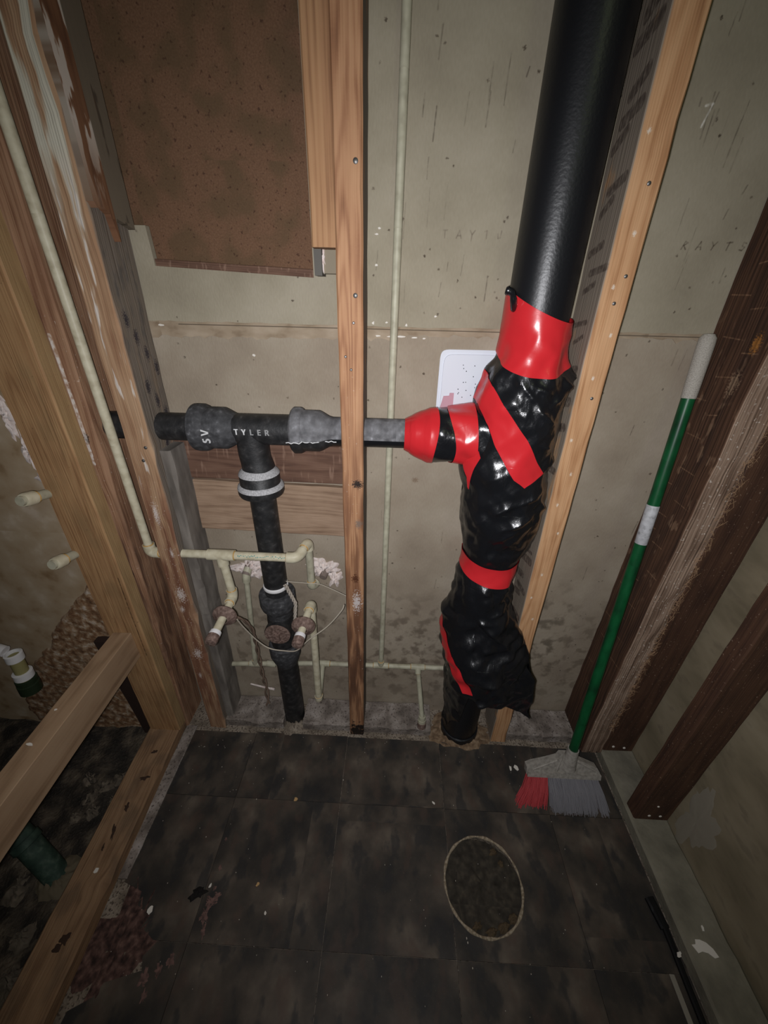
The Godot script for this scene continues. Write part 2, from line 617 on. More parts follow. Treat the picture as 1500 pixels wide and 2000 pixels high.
	# rough-sawn corner stud: pale hairy front, dark stained sides
	var rough := wood(w, h, 71, [[0.0, rgb(96, 68, 50)], [0.5, rgb(76, 52, 38)], [1.0, rgb(50, 35, 28)]], 6, 18.0)
	var rg := wood(w, h, 73, [[0.0, rgb(180, 156, 136)], [0.4, rgb(152, 128, 110)], [0.7, rgb(118, 95, 79)], [1.0, rgb(72, 54, 42)]], 9, 26.0)
	var fw := int(w * 0.31)
	for y in h:
		for x in range(0, fw):
			var j := (y * w + x) * 3
			rough.d[j] = rg.d[j]
			rough.d[j + 1] = rg.d[j + 1]
			rough.d[j + 2] = rg.d[j + 2]
	rough.over(spk, rgb(226, 218, 208), 0.76, 0.82, 0.8, Rect2i(0, 900, fw, 1100), 80)
	var lx := int(w * 0.655)
	for i in 34:
		var yy := 760.0 + i * 33.0 + fmod(i * 29.0, 21.0)
		var xx := lx + fmod(i * 37.0, 60.0)
		rough.line(xx, yy, xx + 14.0 + fmod(i * 11.0, 20.0), yy - 6.0 + fmod(i * 5.0, 9.0), 1.6, rgb(176, 140, 108), 0.6, i)
	rough.over(fine, rgb(150, 122, 98), 0.66, 0.82, 0.5, Rect2i(lx, 900, w - lx, 700), 200)
	rough.blot(lx + 70.0, 1010, 7, 16, rgb(176, 116, 50), 0.8, 4)
	rough.blot(lx + 64.0, 1070, 9, 22, rgb(150, 126, 102), 0.7, 5)
	M.stud_rough = mat(rough.tex(), 0.9, {"normal": gn, "nscale": 1.2})
	var dark := wood(w, h, 79, [[0.0, rgb(98, 70, 52)], [0.5, rgb(78, 54, 41)], [1.0, rgb(54, 37, 30)]], 5, 20.0)
	dark.over(spk, rgb(190, 170, 150), 0.80, 0.86, 0.7, Rect2i(0, 1000, w, 1048), 100)
	M.stud_dark = mat(dark.tex(), 0.75, {"normal": gn, "nscale": 0.5})
	# filler board and cross boards
	var fil := wood(128, 512, 83, [[0.0, rgb(190, 150, 112)], [0.5, rgb(170, 128, 92)], [1.0, rgb(112, 78, 54)]], 5, 10.0)
	fil.blot(26, 40, 20, 34, rgb(84, 58, 38), 0.8, 6)
	M.filler = mat(fil.tex(), 0.75)
	var b1 := wood(256, 512, 89, [[0.0, rgb(122, 94, 78)], [0.5, rgb(103, 76, 62)], [1.0, rgb(74, 52, 42)]], 5, 16.0)
	var b1n := Pix.noise(256, 512, 0.05, 90, 6.0, 1.0, 3)
	b1.over(b1n, rgb(160, 132, 114), 0.66, 0.9, 0.5)
	M.board_red = mat(b1.tex(), 0.8, {"normal": gn, "nscale": 0.4})
	var b2 := wood(256, 512, 97, [[0.0, rgb(172, 146, 124)], [0.5, rgb(154, 128, 106)], [1.0, rgb(116, 92, 74)]], 5, 18.0)
	b2.blot(190, 150, 6, 9, rgb(60, 42, 34), 0.9, 8)
	M.board_pale = mat(b2.tex(), 0.8, {"normal": gn, "nscale": 0.4})
	var gp := Pix.noise(512, 512, 0.012, 101, 1.0, 1.0, 5)
	var gp2 := Pix.noise(512, 512, 0.09, 102, 1.0, 1.0, 4)
	var plate := Pix.new(512, 512).ramp(gp, [[0.0, rgb(84, 76, 70)], [0.4, rgb(124, 114, 106)], [0.65, rgb(146, 136, 128)], [1.0, rgb(176, 166, 160)]])
	plate.over(gp2, rgb(60, 52, 48), 0.66, 0.8, 0.7)
	M.plate = mat(plate.tex(), 0.9, {"tri": 2.2, "normal": normal_tex(gp2, 512, 512, 2.0), "nscale": 0.6})
	var sill := Pix.new(512, 512).ramp(gp, [[0.0, rgb(100, 96, 84)], [0.5, rgb(124, 119, 104)], [1.0, rgb(142, 136, 120)]])
	M.greyboard = mat(Pix.new(512, 512).ramp(Pix.noise(512, 512, 0.02, 104, 1.0, 4.0, 5), [[0.0, rgb(86, 80, 74)], [0.5, rgb(116, 109, 102)], [1.0, rgb(146, 139, 131)]]).tex(), 0.9, {"tri": 2.0})
	M.sill = mat(sill.tex(), 0.9, {"tri": 1.6, "normal": normal_tex(Pix.noise(512, 512, 0.06, 103, 1.0, 1.0, 4), 512, 512, 1.5), "nscale": 0.5})
	var conc := Pix.new(512, 512).ramp(gp, [[0.0, rgb(98, 88, 76)], [0.5, rgb(134, 122, 108)], [1.0, rgb(160, 148, 134)]])
	conc.over(gp2, rgb(64, 54, 46), 0.62, 0.74, 0.8)
	M.concrete = mat(conc.tex(), 0.95, {"tri": 2.5, "normal": normal_tex(gp2, 512, 512, 3.0)})
	var dirt := Pix.new(512, 512).ramp(gp, [[0.0, rgb(28, 27, 25)], [0.45, rgb(50, 45, 40)], [0.7, rgb(82, 73, 62)], [1.0, rgb(122, 110, 94)]])
	dirt.over(gp2, rgb(96, 86, 72), 0.7, 0.85, 0.6)
	M.dirt = mat(dirt.tex(), 0.9, {"tri": 2.0, "normal": normal_tex(gp2, 512, 512, 4.0)})
	# floor tile: slate print
	var tn := Pix.noise(1024, 1024, 0.006, 111, 1.0, 1.0, 5)
	var tn2 := Pix.noise(1024, 1024, 0.011, 112, 1.0, 1.6, 5)
	var tile := Pix.new(1024, 1024).ramp(tn, [[0.0, rgb(46, 44, 43)], [0.35, rgb(60, 56, 52)], [0.6, rgb(76, 69, 62)], [0.8, rgb(92, 83, 74)], [1.0, rgb(110, 100, 88)]])
	tile.over(tn2, rgb(84, 68, 60), 0.58, 0.82, 0.45)
	tile.over(tn2, rgb(46, 46, 47), 0.42, 0.2, 0.6)
	var tn3 := Pix.noise(1024, 1024, 0.2, 113, 1.0, 1.0, 3)
	tile.over(tn3, rgb(130, 122, 110), 0.82, 0.9, 0.35)
	M.tile = mat(tile.tex(), 0.5, {"normal": normal_tex(Pix.noise(512, 512, 0.04, 114, 1.0, 1.0, 4), 512, 512, 0.8), "nscale": 0.25, "spec": 0.3})
	# brown back of hardboard
	var hb := Pix.noise(512, 512, 0.25, 121, 1.0, 1.0, 4)
	var hb2 := Pix.noise(512, 512, 0.01, 122, 1.0, 1.0, 3)
	var hard := Pix.new(512, 512).ramp(hb, [[0.0, rgb(100, 74, 55)], [0.5, rgb(114, 84, 63)], [1.0, rgb(126, 96, 74)]])
	hard.over(hb2, rgb(88, 72, 50), 0.45, 0.8, 0.5)
	hard.over(Pix.noise(512, 512, 0.09, 123), rgb(58, 36, 26), 0.74, 0.84, 0.6)
	M.hardboard = mat(hard.tex(), 0.85, {"tri": 2.0})
	wallboard()
	# iron, plastic, tape
	var bn := Pix.noise(512, 512, 0.09, 131, 1.0, 1.0, 3)
	var bump := normal_tex(bn, 512, 512, 0.8)
	M.tar = mat(rgb(22, 23, 26), 0.4, {"tri": 3.0, "normal": bump, "nscale": 0.5, "spec": 0.5})
	var im := Pix.new(512, 512).ramp(Pix.noise(512, 512, 0.02, 132, 1.0, 1.0, 5), [[0.0, rgb(24, 24, 25)], [0.5, rgb(36, 36, 37)], [0.8, rgb(52, 51, 51)], [1.0, rgb(96, 94, 94)]])
	M.iron = mat(im.tex(), 0.5, {"tri": 4.0, "normal": bump, "nscale": 0.7, "spec": 0.5})
	var dm := Pix.new(512, 512).ramp(Pix.noise(512, 512, 0.1, 133, 1.0, 1.0, 4), [[0.0, rgb(120, 119, 120)], [0.45, rgb(170, 169, 170)], [1.0, rgb(216, 214, 216)]])
	M.dust = mat(dm.tex(), 0.9, {"tri": 4.0})
	M.dust_coat = mat(Pix.new(512, 512).ramp(Pix.noise(512, 512, 0.02, 136, 1.0, 1.0, 6), [[0.0, rgb(70, 70, 72)], [0.5, rgb(104, 103, 105)], [0.8, rgb(128, 128, 131)], [1.0, rgb(180, 180, 186)]]).tex(), 0.8, {"tri": 4.0})
	M.dust_grey = mat(Pix.new(512, 512).ramp(Pix.noise(512, 512, 0.03, 134, 1.0, 1.0, 6), [[0.0, rgb(40, 40, 41)], [0.45, rgb(60, 60, 62)], [0.75, rgb(80, 80, 82)], [1.0, rgb(140, 140, 144)]]).tex(), 0.7, {"tri": 4.0, "normal": bump, "nscale": 0.5})
	M.rust = mat(Pix.new(256, 256).ramp(Pix.noise(256, 256, 0.05, 135, 1.0, 1.0, 5), [[0.0, rgb(70, 54, 48)], [0.5, rgb(116, 95, 86)], [1.0, rgb(168, 146, 136)]]).tex(), 0.8, {"tri": 8.0, "normal": bump})
	M.brass = mat(rgb(98, 78, 72), 0.5, {"metal": 0.4})
	M.chrome = mat(rgb(170, 166, 160), 0.3, {"metal": 0.9})
	M.letter_dim = mat(rgb(150, 150, 150), 0.8)
	M.letter = mat(rgb(206, 206, 206), 0.8)
	var crk := Pix.crinkle(512, 512, 181)
	var crn := normal_tex(crk, 512, 512, 12.0)
	M.bag = mat(rgb(22, 23, 26), 0.27, {"spec": 0.6, "tri": 4.5, "normal": crn, "nscale": 1.0})
	M.red = mat(rgb(200, 42, 48), 0.24, {"spec": 0.5, "tri": 3.0, "normal": crn, "nscale": 0.12})
	M.cpvc = mat(Pix.new(256, 256).ramp(Pix.noise(256, 256, 0.03, 141, 1.0, 1.0, 4), [[0.0, rgb(176, 166, 140)], [0.5, rgb(204, 196, 170)], [1.0, rgb(218, 212, 188)]]).tex(), 0.45, {"tri": 5.0})
	M.cpvc_grey = mat(Pix.new(256, 256).ramp(Pix.noise(256, 256, 0.02, 142, 1.0, 1.0, 4), [[0.0, rgb(150, 144, 124)], [0.5, rgb(178, 174, 152)], [1.0, rgb(196, 192, 170)]]).tex(), 0.5, {"tri": 5.0})
	M.glue = mat(rgb(186, 146, 84), 0.4)
	M.print = mat(rgb(74, 142, 140), 0.6)
	M.white = mat(rgb(226, 224, 224), 0.5)
	M.whiteplate = mat(rgb(212, 215, 224), 0.4)
	M.pink = mat(rgb(190, 146, 158), 0.8)
	M.plaster = mat(Pix.new(256, 256).ramp(Pix.noise(256, 256, 0.05, 143, 1.0, 1.0, 4), [[0.0, rgb(168, 142, 132)], [0.3, rgb(212, 196, 188)], [1.0, rgb(238, 230, 226)]]).tex(), 0.95, {"tri": 6.0})
	M.thinset = mat(Pix.new(512, 512).ramp(Pix.noise(512, 512, 0.03, 144, 1.0, 1.0, 5), [[0.0, rgb(86, 58, 40)], [0.35, rgb(128, 94, 66)], [0.6, rgb(162, 134, 106)], [0.8, rgb(192, 174, 154)], [1.0, rgb(214, 202, 192)]]).tex(), 0.95, {"tri": 2.5, "normal": normal_tex(gp2, 512, 512, 1.2)})
	M.oldplaster = mat(Pix.new(512, 512).ramp(Pix.noise(512, 512, 0.014, 145, 1.0, 1.0, 5), [[0.0, rgb(132, 106, 76)], [0.3, rgb(164, 142, 114)], [0.7, rgb(176, 157, 132)], [1.0, rgb(196, 180, 160)]]).tex(), 0.9, {"tri": 1.3})
	M.green = mat(Pix.new(256, 256).ramp(Pix.noise(256, 256, 0.03, 149, 1.0, 3.0, 5), [[0.0, rgb(16, 40, 26)], [0.3, rgb(16, 66, 38)], [0.6, rgb(18, 84, 46)], [1.0, rgb(30, 96, 58)]]).tex(), 0.38, {"tri": 4.0})
	M.sticker = mat(Pix.new(256, 256).ramp(Pix.noise(256, 256, 0.05, 150), [[0.0, rgb(110, 110, 112)], [0.35, rgb(178, 178, 180)], [1.0, rgb(206, 206, 210)]]).tex(), 0.5, {"tri": 6.0})
	M.greenpipe = mat(Pix.new(256, 256).ramp(Pix.noise(256, 256, 0.03, 146), [[0.0, rgb(30, 44, 38)], [0.6, rgb(54, 74, 63)], [1.0, rgb(108, 120, 108)]]).tex(), 0.7, {"tri": 5.0})
	M.valvegreen = mat(rgb(40, 52, 36), 0.4)
	M.broomplastic = mat(Pix.new(256, 256).ramp(Pix.noise(256, 256, 0.05, 147), [[0.0, rgb(120, 114, 106)], [0.5, rgb(158, 152, 144)], [1.0, rgb(184, 178, 168)]]).tex(), 0.7, {"tri": 6.0})
	M.grip = mat(Pix.new(256, 256).ramp(Pix.noise(256, 256, 0.2, 148), [[0.0, rgb(120, 114, 106)], [0.5, rgb(172, 166, 156)], [1.0, rgb(196, 190, 182)]]).tex(), 0.8, {"tri": 8.0})
	M.bristle = mat(rgb(122, 120, 124), 0.6)
	M.bristle_red = mat(rgb(176, 62, 66), 0.6)
	M.wire = mat(rgb(186, 176, 160), 0.6)
	M.stubgrey = mat(rgb(128, 114, 106), 0.8)
	M.rope = mat(rgb(170, 160, 148), 0.95)
	M.blackrubber = mat(rgb(14, 14, 15), 0.6)
	M.steel = mat(rgb(120, 118, 116), 0.45, {"metal": 0.8})
	M.flake = mat(rgb(222, 216, 206), 0.8)
	M.dark = mat(rgb(26, 22, 20), 0.9)
	M.gouge = mat(rgb(62, 46, 36), 0.95)
	M.straw = mat(rgb(150, 120, 70), 0.7)

func wallboard() -> void:
	var w := 1160
	for part in 2:
		var h: int = 576 if part == 0 else 990
		var base := Pix.noise(w, h, 0.006, 151 + part, 1.0, 1.0, 4)
		var fib := Pix.noise(w, h, 0.3, 153 + part, 1.0, 3.0, 3)
		var m := PackedByteArray()
		m.resize(w * h)
		for i in w * h:
			m[i] = (base[i] * 3 + fib[i]) >> 2
		var p := Pix.new(w, h)
		if part == 0:
			p.ramp(m, [[0.0, rgb(140, 131, 113)], [0.4, rgb(153, 144, 125)], [0.6, rgb(159, 150, 131)], [1.0, rgb(170, 161, 143)]])
		else:
			p.ramp(m, [[0.0, rgb(138, 125, 109)], [0.4, rgb(152, 139, 122)], [0.6, rgb(158, 146, 129)], [1.0, rgb(172, 159, 143)]])
		var rng := RandomNumberGenerator.new()
		rng.seed = 500 + part
		var k := 90 if part == 0 else 24
		for i in k:   # thin upright scuffs in the paper
			var x := rng.randf_range(560, 1130)
			var y := rng.randf_range(10, h - 60)
			p.line(x, y, x + rng.randf_range(-3, 0), y + rng.randf_range(8, 48), rng.randf_range(0.4, 1.4), rgb(70, 62, 52), rng.randf_range(0.3, 0.8), i)
		for i in 260:
			p.blot(rng.randf_range(0, w), rng.randf_range(0, h), rng.randf_range(1.2, 2.6), rng.randf_range(1.2, 2.6), rgb(62, 52, 42), rng.randf_range(0.3, 0.8), i)
		if part == 1:
			var st := Pix.noise(w, h, 0.02, 158, 1.0, 1.0, 5)
			var st2 := Pix.noise(w, h, 0.05, 159, 1.4, 1.0, 4)
			p.over(st, rgb(104, 92, 78), 0.5, 0.75, 0.55, Rect2i(200, 520, 960, 470), 160)
			p.over(st, rgb(92, 84, 72), 0.5, 0.9, 0.5, Rect2i(870, 480, 160, 360), 120)
			p.over(st, rgb(100, 88, 76), 0.45, 0.9, 0.45, Rect2i(560, 560, 320, 430), 120)
			p.over(st2, rgb(110, 98, 84), 0.6, 1.0, 0.3, Rect2i(200, 560, 960, 430), 120)
			for i in 9:
				p.blot(905.0 + fmod(i * 41.0, 80.0), 560.0 + i * 26.0, 7, 9, rgb(52, 48, 42), 0.75, 600 + i, 0.8)
			p.blot(640, 270, 7, 6, rgb(120, 100, 82), 0.7, 3)
			p.blot(300, 205, 14, 16, rgb(176, 162, 146), 0.8, 4)
		else:
			# a chalk 7 and a row of stamped letters
			var cx := (0.475 + 0.75) * 800.0
			var cy := (1.95 - 1.572) * 800.0
			p.line(cx - 1, cy + 2, cx + 7, cy, 2.6, rgb(226, 222, 214), 1.0, 2)
			p.line(cx + 7, cy, cx + 1, cy + 22, 2.0, rgb(226, 222, 214), 1.0, 2)
			var strokes := [
				[[0, 12, 4, 0], [4, 0, 9, 2], [9, 2, 3, 6], [3, 6, 8, 12]],
				[[0, 12, 6, 0], [6, 0, 9, 12], [2, 8, 8, 8]],
				[[0, 0, 4, 6], [9, 0, 4, 6], [4, 6, 2, 12]],
				[[0, 1, 10, 0], [5, 0, 3, 12]],
				[[9, 1, 4, 0], [4, 0, 3, 5], [3, 5, 8, 7], [8, 7, 5, 12], [5, 12, 0, 11]]]
			for i in 5:
				var ox := (0.508 + 0.026 * i + 0.75) * 800.0
				var oy := (1.95 - 1.392) * 800.0
				for s in strokes[i]:
					p.line(ox + s[0] * 0.8, oy + s[1] * 0.8, ox + s[2] * 0.8, oy + s[3] * 0.8, 1.3, rgb(64, 54, 44), 0.75, i)
			var faint := [[[3, 0, 3, 12], [0, 0, 7, 0]], [[0, 12, 5, 0], [5, 0, 9, 12], [2, 8, 8, 8]], [[0, 0, 4, 6], [9, 0, 4, 6], [4, 6, 3, 16]], [[2, 1, 6, 0], [6, 0, 6, 12]], [[8, 0, 7, 10], [7, 10, 3, 11], [3, 11, 2, 4]]]
			for i in 5:
				var ox := (0.072 + 0.0245 * i + 0.75) * 800.0
				var oy := (1.95 - 1.402) * 800.0
				for s in faint[i]:
					p.line(ox + s[0] * 0.8, oy + s[1] * 0.8, ox + s[2] * 0.8, oy + s[3] * 0.8, 1.2, rgb(104, 94, 82), 0.7, i)
		M["wallboard%d" % part] = mat(p.tex(), 0.92, {"normal": normal_tex(fib, w, h, 0.5), "nscale": 0.4})
	var rp := Pix.new(512, 1024).ramp(Pix.noise(512, 1024, 0.01, 161), [[0.0, rgb(120, 110, 88)], [0.5, rgb(142, 130, 106)], [1.0, rgb(158, 146, 122)]])
	var rn := Pix.noise(512, 1024, 0.02, 162)
	rp.over(rn, rgb(96, 86, 70), 0.6, 0.95, 0.35)
	M.wallboard_side = mat(rp.tex(), 0.92, {"tri": 1.0})
	M.roomwall = mat(rgb(150, 140, 122), 0.9)

func panel(called: String, parent: Node3D, poly: PackedVector2Array, xf: Transform3D, z0: float, z1: float, m: Material, uvs := Vector2.ONE, uvo := Vector2.ZERO, label := "") -> MeshInstance3D:
	var st := begin()
	prism(st, poly, xf, z0, z1, uvs, uvo)
	return obj(called, st, m, parent, label)

func shell() -> void:
	# ---- back wall: two sheets of wallboard, the upper one cut out for a recess
	var wb := struct("wall_back", "greyish brown back of wallboard closing the open stud bays")
	var id := Transform3D.IDENTITY
	var up := PackedVector2Array([Vector2(-0.75, 1.236), Vector2(0.79, 1.236), Vector2(0.79, 2.4), Vector2(-0.172, 2.4), Vector2(-0.172, 1.322), Vector2(-0.482, 1.336), Vector2(-0.484, 1.40), Vector2(-0.52, 1.40), Vector2(-0.52, 2.4), Vector2(-0.75, 2.4)])
	panel("wallboard_sheet", wb, up, id, WZ - 0.013, WZ, M.wallboard0, Vector2(1 / 1.45, -1 / 0.72), Vector2(0.75 / 1.45, 1.95 / 0.72))
	panel("wallboard_sheet", wb, rect(-0.75, -0.03, 0.79, 1.233), id, WZ - 0.013, WZ, M.wallboard1, Vector2(1 / 1.45, -1 / 1.2375), Vector2(0.75 / 1.45, 1.2375 / 1.2375))
	panel("hardboard_panel", wb, rect(-0.56, 1.28, -0.1, 2.4), id, WZ - 0.032, WZ - 0.026, M.hardboard, Vector2.ONE, Vector2.ZERO, "dark brown hardboard at the back of the recess")
	panel("wall_core", wb, rect(-0.75, -0.03, 0.79, 2.4), id, WZ - 0.1, WZ - 0.034, M.roomwall)
	var st := begin()
	timber(st, Vector3(-0.485, 1.338, WZ - 0.014), Vector3(-0.17, 1.326, WZ - 0.014), Vector3.BACK, 0.02, 0.02, 10, 0.001, 0.001)
	obj("recess_ledge", st, M.board_red, wb)
	# squeezed-out joint compound along the seam
	st = begin()
	var n := FastNoiseLite.new()
	n.seed = 3
	n.frequency = 24.0
	var poly := PackedVector2Array()
	var xs := []
	for i in 121:
		xs.append(-0.56 + 1.2 * i / 120.0)
	for x in xs:
		poly.append(Vector2(x, 1.226 + 0.006 * sin(x * 3) - 0.018 * absf(n.get_noise_2d(x * 1.7, 0)) - (0.006 if x < 0 else 0.0)))
	xs.reverse()
	for x in xs:
		poly.append(Vector2(x, 1.2395 + 0.003 * n.get_noise_2d(x, 9)))
	prism(st, poly, id, WZ - 0.001, WZ + 0.0015)
	obj("joint_compound", st, mat(Pix.new(512, 512).ramp(Pix.noise(512, 512, 0.03, 177, 2.0, 1.0, 5), [[0.0, rgb(122, 104, 84)], [0.4, rgb(152, 135, 114)], [1.0, rgb(172, 156, 136)]]).tex(), 0.9, {"tri": 2.0}), wb, "beige ridge of compound along the sheet joint")
	st = begin()
	prism(st, rect(-0.46, 1.2335, 0.62, 1.2352), id, WZ - 0.002, WZ + 0.0019)
	obj("joint_line", st, mat(rgb(96, 84, 70), 0.9), wb)
	var rng := RandomNumberGenerator.new()
	rng.seed = 7
	st = begin()
	for p in [[-0.497, 1.232, 8, 2], [-0.045, 1.222, 7, 2], [-0.02, 1.221, 9, 1.6], [0.0, 1.2215, 12, 1.8], [0.03, 1.22, 8, 1.5], [0.05, 1.219, 4, 1.5], [0.012, 1.243, 3, 3], [-0.008, 1.3, 3, 4], [-0.028, 1.247, 3, 2], [-0.055, 1.246, 3, 3], [-0.05, 1.393, 4, 2], [-0.045, 1.402, 3, 2], [-0.05, 1.345, 3, 3], [0.07, 1.26, 3, 2], [-0.02, 0.30, 6, 3], [-0.31, 1.178, 4, 3]]:
		chip(st, on_wall(p[0], p[1], WZ - 0.0005), p[2] * 0.001, p[3] * 0.001, 0.0025, rng.randi())
	var pc := obj("paint_flecks", st, M.flake, wb)
	pc.set_meta("kind", "stuff")
	# ---- right wall
	var wr := struct("wall_right", "drab wallboard of the right hand wall behind dark studs")
	panel("wallboard_sheet", wr, rect(-2.3, -0.1, 0.2, 2.4), Transform3D(Basis(Vector3.UP, PI / 2), Vector3(0.795, 0, 0)), 0.0, 0.06, M.wallboard_side)
	st = begin()
	splat(st, Transform3D(Basis(Vector3.UP, -PI / 2), Vector3(0.7955, 0.15, 0.265)), 0.055, 0.12, 0.0012, 12, 0.5, 8, 40, 0.3)
	obj("plaster_smear", st, mat(rgb(150, 142, 126), 0.95), wr, "pale rough smear of plaster")
	# ---- the rest of the room, out of frame
	var wl := struct("wall_left", "plain wall beyond the left partition")
	panel("wall_board", wl, rect(-0.2, -0.1, 2.3, 2.4), Transform3D(Basis(Vector3.UP, -PI / 2), Vector3(-1.75, 0, 0)), -0.06, 0.0, M.roomwall)
	var wf := struct("wall_front", "plain wall behind the camera")
	panel("wall_board", wf, rect(-1.81, -0.1, 0.86, 2.4), id, 2.3, 2.36, M.roomwall)
	var ce := struct("ceiling", "plain ceiling above the frame")
	panel("ceiling_board", ce, rect(-1.81, -2.36, 0.86, 0.3), Transform3D(Basis(Vector3.RIGHT, -PI / 2), Vector3.ZERO), 2.4, 2.46, M.roomwall)
	# ---- floor: concrete, then tiles
	var fl := struct("floor", "dark slate patterned tile floor on concrete")
	var flat := Transform3D(Basis(Vector3.RIGHT, -PI / 2), Vector3.ZERO)
	# in this frame x is x and y is -z
	var hole := PackedVector2Array()
	for k in 56:
		var a := TAU * k / 56
		var r := 0.0965 + 0.0022 * sin(a * 3 + 1.0) + 0.0016 * sin(a * 11) + 0.0013 * sin(a * 17 + 2)
		hole.append(Vector2(0.262 + cos(a) * r, -0.362 + sin(a) * r))
	for rc in [rect(-0.68, -2.3, 0.86, -0.362), rect(-0.68, -0.362, 0.86, 0.2)]:
		for q in Geometry2D.clip_polygons(rc, hole):
			panel("concrete_slab", fl, q, flat, -0.1, -0.0035, M.concrete, Vector2.ONE, Vector2.ZERO, "bare concrete showing along the edges")
	var xs2 := [-0.641, -0.432, -0.1245, 0.179, 0.482, 0.69]
	var zs := [0.012, 0.2035, 0.495, 0.798, 1.1, 1.4]
	var id2 := 0
	for r in 5:
		for c in 5:
			var x0: float = xs2[c] + 0.0005
			var x1: float = xs2[c + 1] - 0.0005
			var z0: float = zs[r] + 0.0005
			var z1: float = zs[r + 1] - 0.0005
			if r == 0:
				z0 = [0.013, 0.008, 0.01, 0.0105, 0.012][c]
			var poly2 := rect(x0, -z1, x1, -z0)
			if c == 0 and r == 1:   # broken along the worn left edge
				poly2 = PackedVector2Array([Vector2(x0, -z0), Vector2(x0 + 0.002, -0.40), Vector2(x0 + 0.055, -0.415), Vector2(x0 + 0.06, -0.44), Vector2(x0 + 0.10, -0.455), Vector2(x0 + 0.09, -0.475), Vector2(x0 + 0.13, -z1), Vector2(x1, -z1), Vector2(x1, -z0)])
			if c == 0 and r == 2:
				poly2 = PackedVector2Array([Vector2(x0 + 0.14, -z0), Vector2(x0 + 0.12, -0.52), Vector2(x0 + 0.13, -0.54), Vector2(x0 + 0.06, -0.56), Vector2(x0 + 0.05, -0.58), Vector2(x0 + 0.01, -0.6), Vector2(x0, -z1), Vector2(x1, -z1), Vector2(x1, -z0)])
			var polys := [poly2]
			if r == 1 and c in [2, 3]:
				polys = Geometry2D.clip_polygons(poly2, hole)
			var uo := Vector2(fmod(id2 * 0.37, 1.0), fmod(id2 * 0.61, 1.0))
			id2 += 1
			for q in polys:
				var st2 := begin()
				prism(st2, q, flat, -0.003, 0.0006 * fmod(id2 * 0.7, 1.0) - 0.0003, Vector2(1.1, 1.1), uo)
				obj("floor_tile", st2, M.tile, fl)
	# worn patch of pinkish adhesive and grit beside the left plate
	st = begin()
	splat(st, on_floor(-0.585, -0.003, 0.50), 0.075, 0.11, 0.003, 31, 0.5, 8, 40, 0.9)
	obj("adhesive_bed", st, mat(Pix.new(256, 256).ramp(Pix.noise(256, 256, 0.04, 171), [[0.0, rgb(40, 30, 28)], [0.5, rgb(84, 62, 56)], [1.0, rgb(128, 100, 90)]]).tex(), 0.95, {"tri": 5.0}), fl, "pinkish brown adhesive where tile is missing")
	var pm := mat(Pix.new(128, 128).ramp(Pix.noise(128, 128, 0.06, 175), [[0.0, rgb(70, 56, 52)], [0.45, rgb(106, 82, 76)], [1.0, rgb(134, 104, 96)]]).tex(), 0.95, {"tri": 9.0})
	for p in [[-0.408, 0.428, 0.020, 0.018], [-0.397, 0.415, 0.013, 0.012], [-0.412, 0.452, 0.013, 0.02], [-0.404, 0.475, 0.007, 0.018], [-0.41, 0.402, 0.006, 0.008], [-0.412, 0.362, 0.006, 0.010], [-0.455, 0.522, 0.009, 0.014], [-0.475, 0.538, 0.008, 0.013], [-0.42, 0.303, 0.005, 0.006], [-0.5, 0.55, 0.012, 0.016], [-0.487, 0.575, 0.007, 0.012]]:
		st = begin()
		splat(st, on_floor(p[0], -0.0002, p[1], 0.2), p[2], p[3], 0.0006, int(p[0] * -7000.0 + p[1] * 2000.0), 0.5, 5, 30, 0.3)
		obj("adhesive_patch", st, pm, fl)
	# the old pipe opening, filled with rough concrete
	st = begin()
	splat(st, on_floor(0.262, -0.017, 0.362), 0.101, 0.101, 0.007, 17, 0.03, 12, 60, 0.7)
	obj("hole_filling", st, mat(Pix.new(256, 256).ramp(Pix.noise(256, 256, 0.03, 172), [[0.0, rgb(40, 36, 31)], [0.5, rgb(58, 53, 46)], [1.0, rgb(84, 76, 64)]]).tex(), 0.95, {"tri": 5.0}), fl, "dark grey cement filling the round hole")
	st = begin()
	var rim := []
	var rr := []
	for k in 73:
		var a := TAU * k / 72
		rim.append(Vector3(0.262 + cos(a) * 0.0968, -0.0005, 0.362 + sin(a) * 0.0968))
		rr.append(0.0022 + 0.0016 * absf(sin(a * 2.0 + 0.6)) + 0.001 * sin(a * 13.0))
	tube(st, rim, rr, 8, false)
	obj("hole_rim", st, mat(Pix.new(256, 256).ramp(Pix.noise(256, 256, 0.06, 173), [[0.0, rgb(90, 78, 60)], [0.5, rgb(146, 132, 112)], [1.0, rgb(190, 178, 158)]]).tex(), 0.95, {"tri": 8.0}), fl, "pale crumbling rim round the filled hole")
	var lump := mat(rgb(84, 70, 52), 0.95)
	for p in [[0.30, 0.437, 0.016, 0.009], [0.325, 0.422, 0.012, 0.01], [0.268, 0.446, 0.014, 0.008], [0.235, 0.437, 0.012, 0.007], [0.302, 0.295, 0.01, 0.008], [0.318, 0.318, 0.006, 0.008]]:
		st = begin()
		splat(st, on_floor(p[0], -0.008, p[1], 0.4), p[2], p[3], 0.006, int(p[0] * 900 + p[1] * 800), 0.35, 5, 24, 0.8)
		obj("rubble_lump", st, lump, fl)
	# mortar bed round the foot of the stack
	st = begin()
	var mort := Pix.new(256, 256).ramp(Pix.noise(256, 256, 0.04, 174), [[0.0, rgb(70, 54, 42)], [0.5, rgb(120, 98, 76)], [1.0, rgb(160, 140, 116)]])
	splat(st, on_floor(0.25, -0.004, -0.03), 0.105, 0.075, 0.014, 19, 0.2, 8, 40, 0.6)
	obj("mortar_bed", st, mat(mort.tex(), 0.95, {"tri": 5.0}), fl, "brown mortar bed round the foot of the stack")
	# sunken ground of the tub side
	var tg := begin()
	var gn2 := FastNoiseLite.new()
	gn2.seed = 55
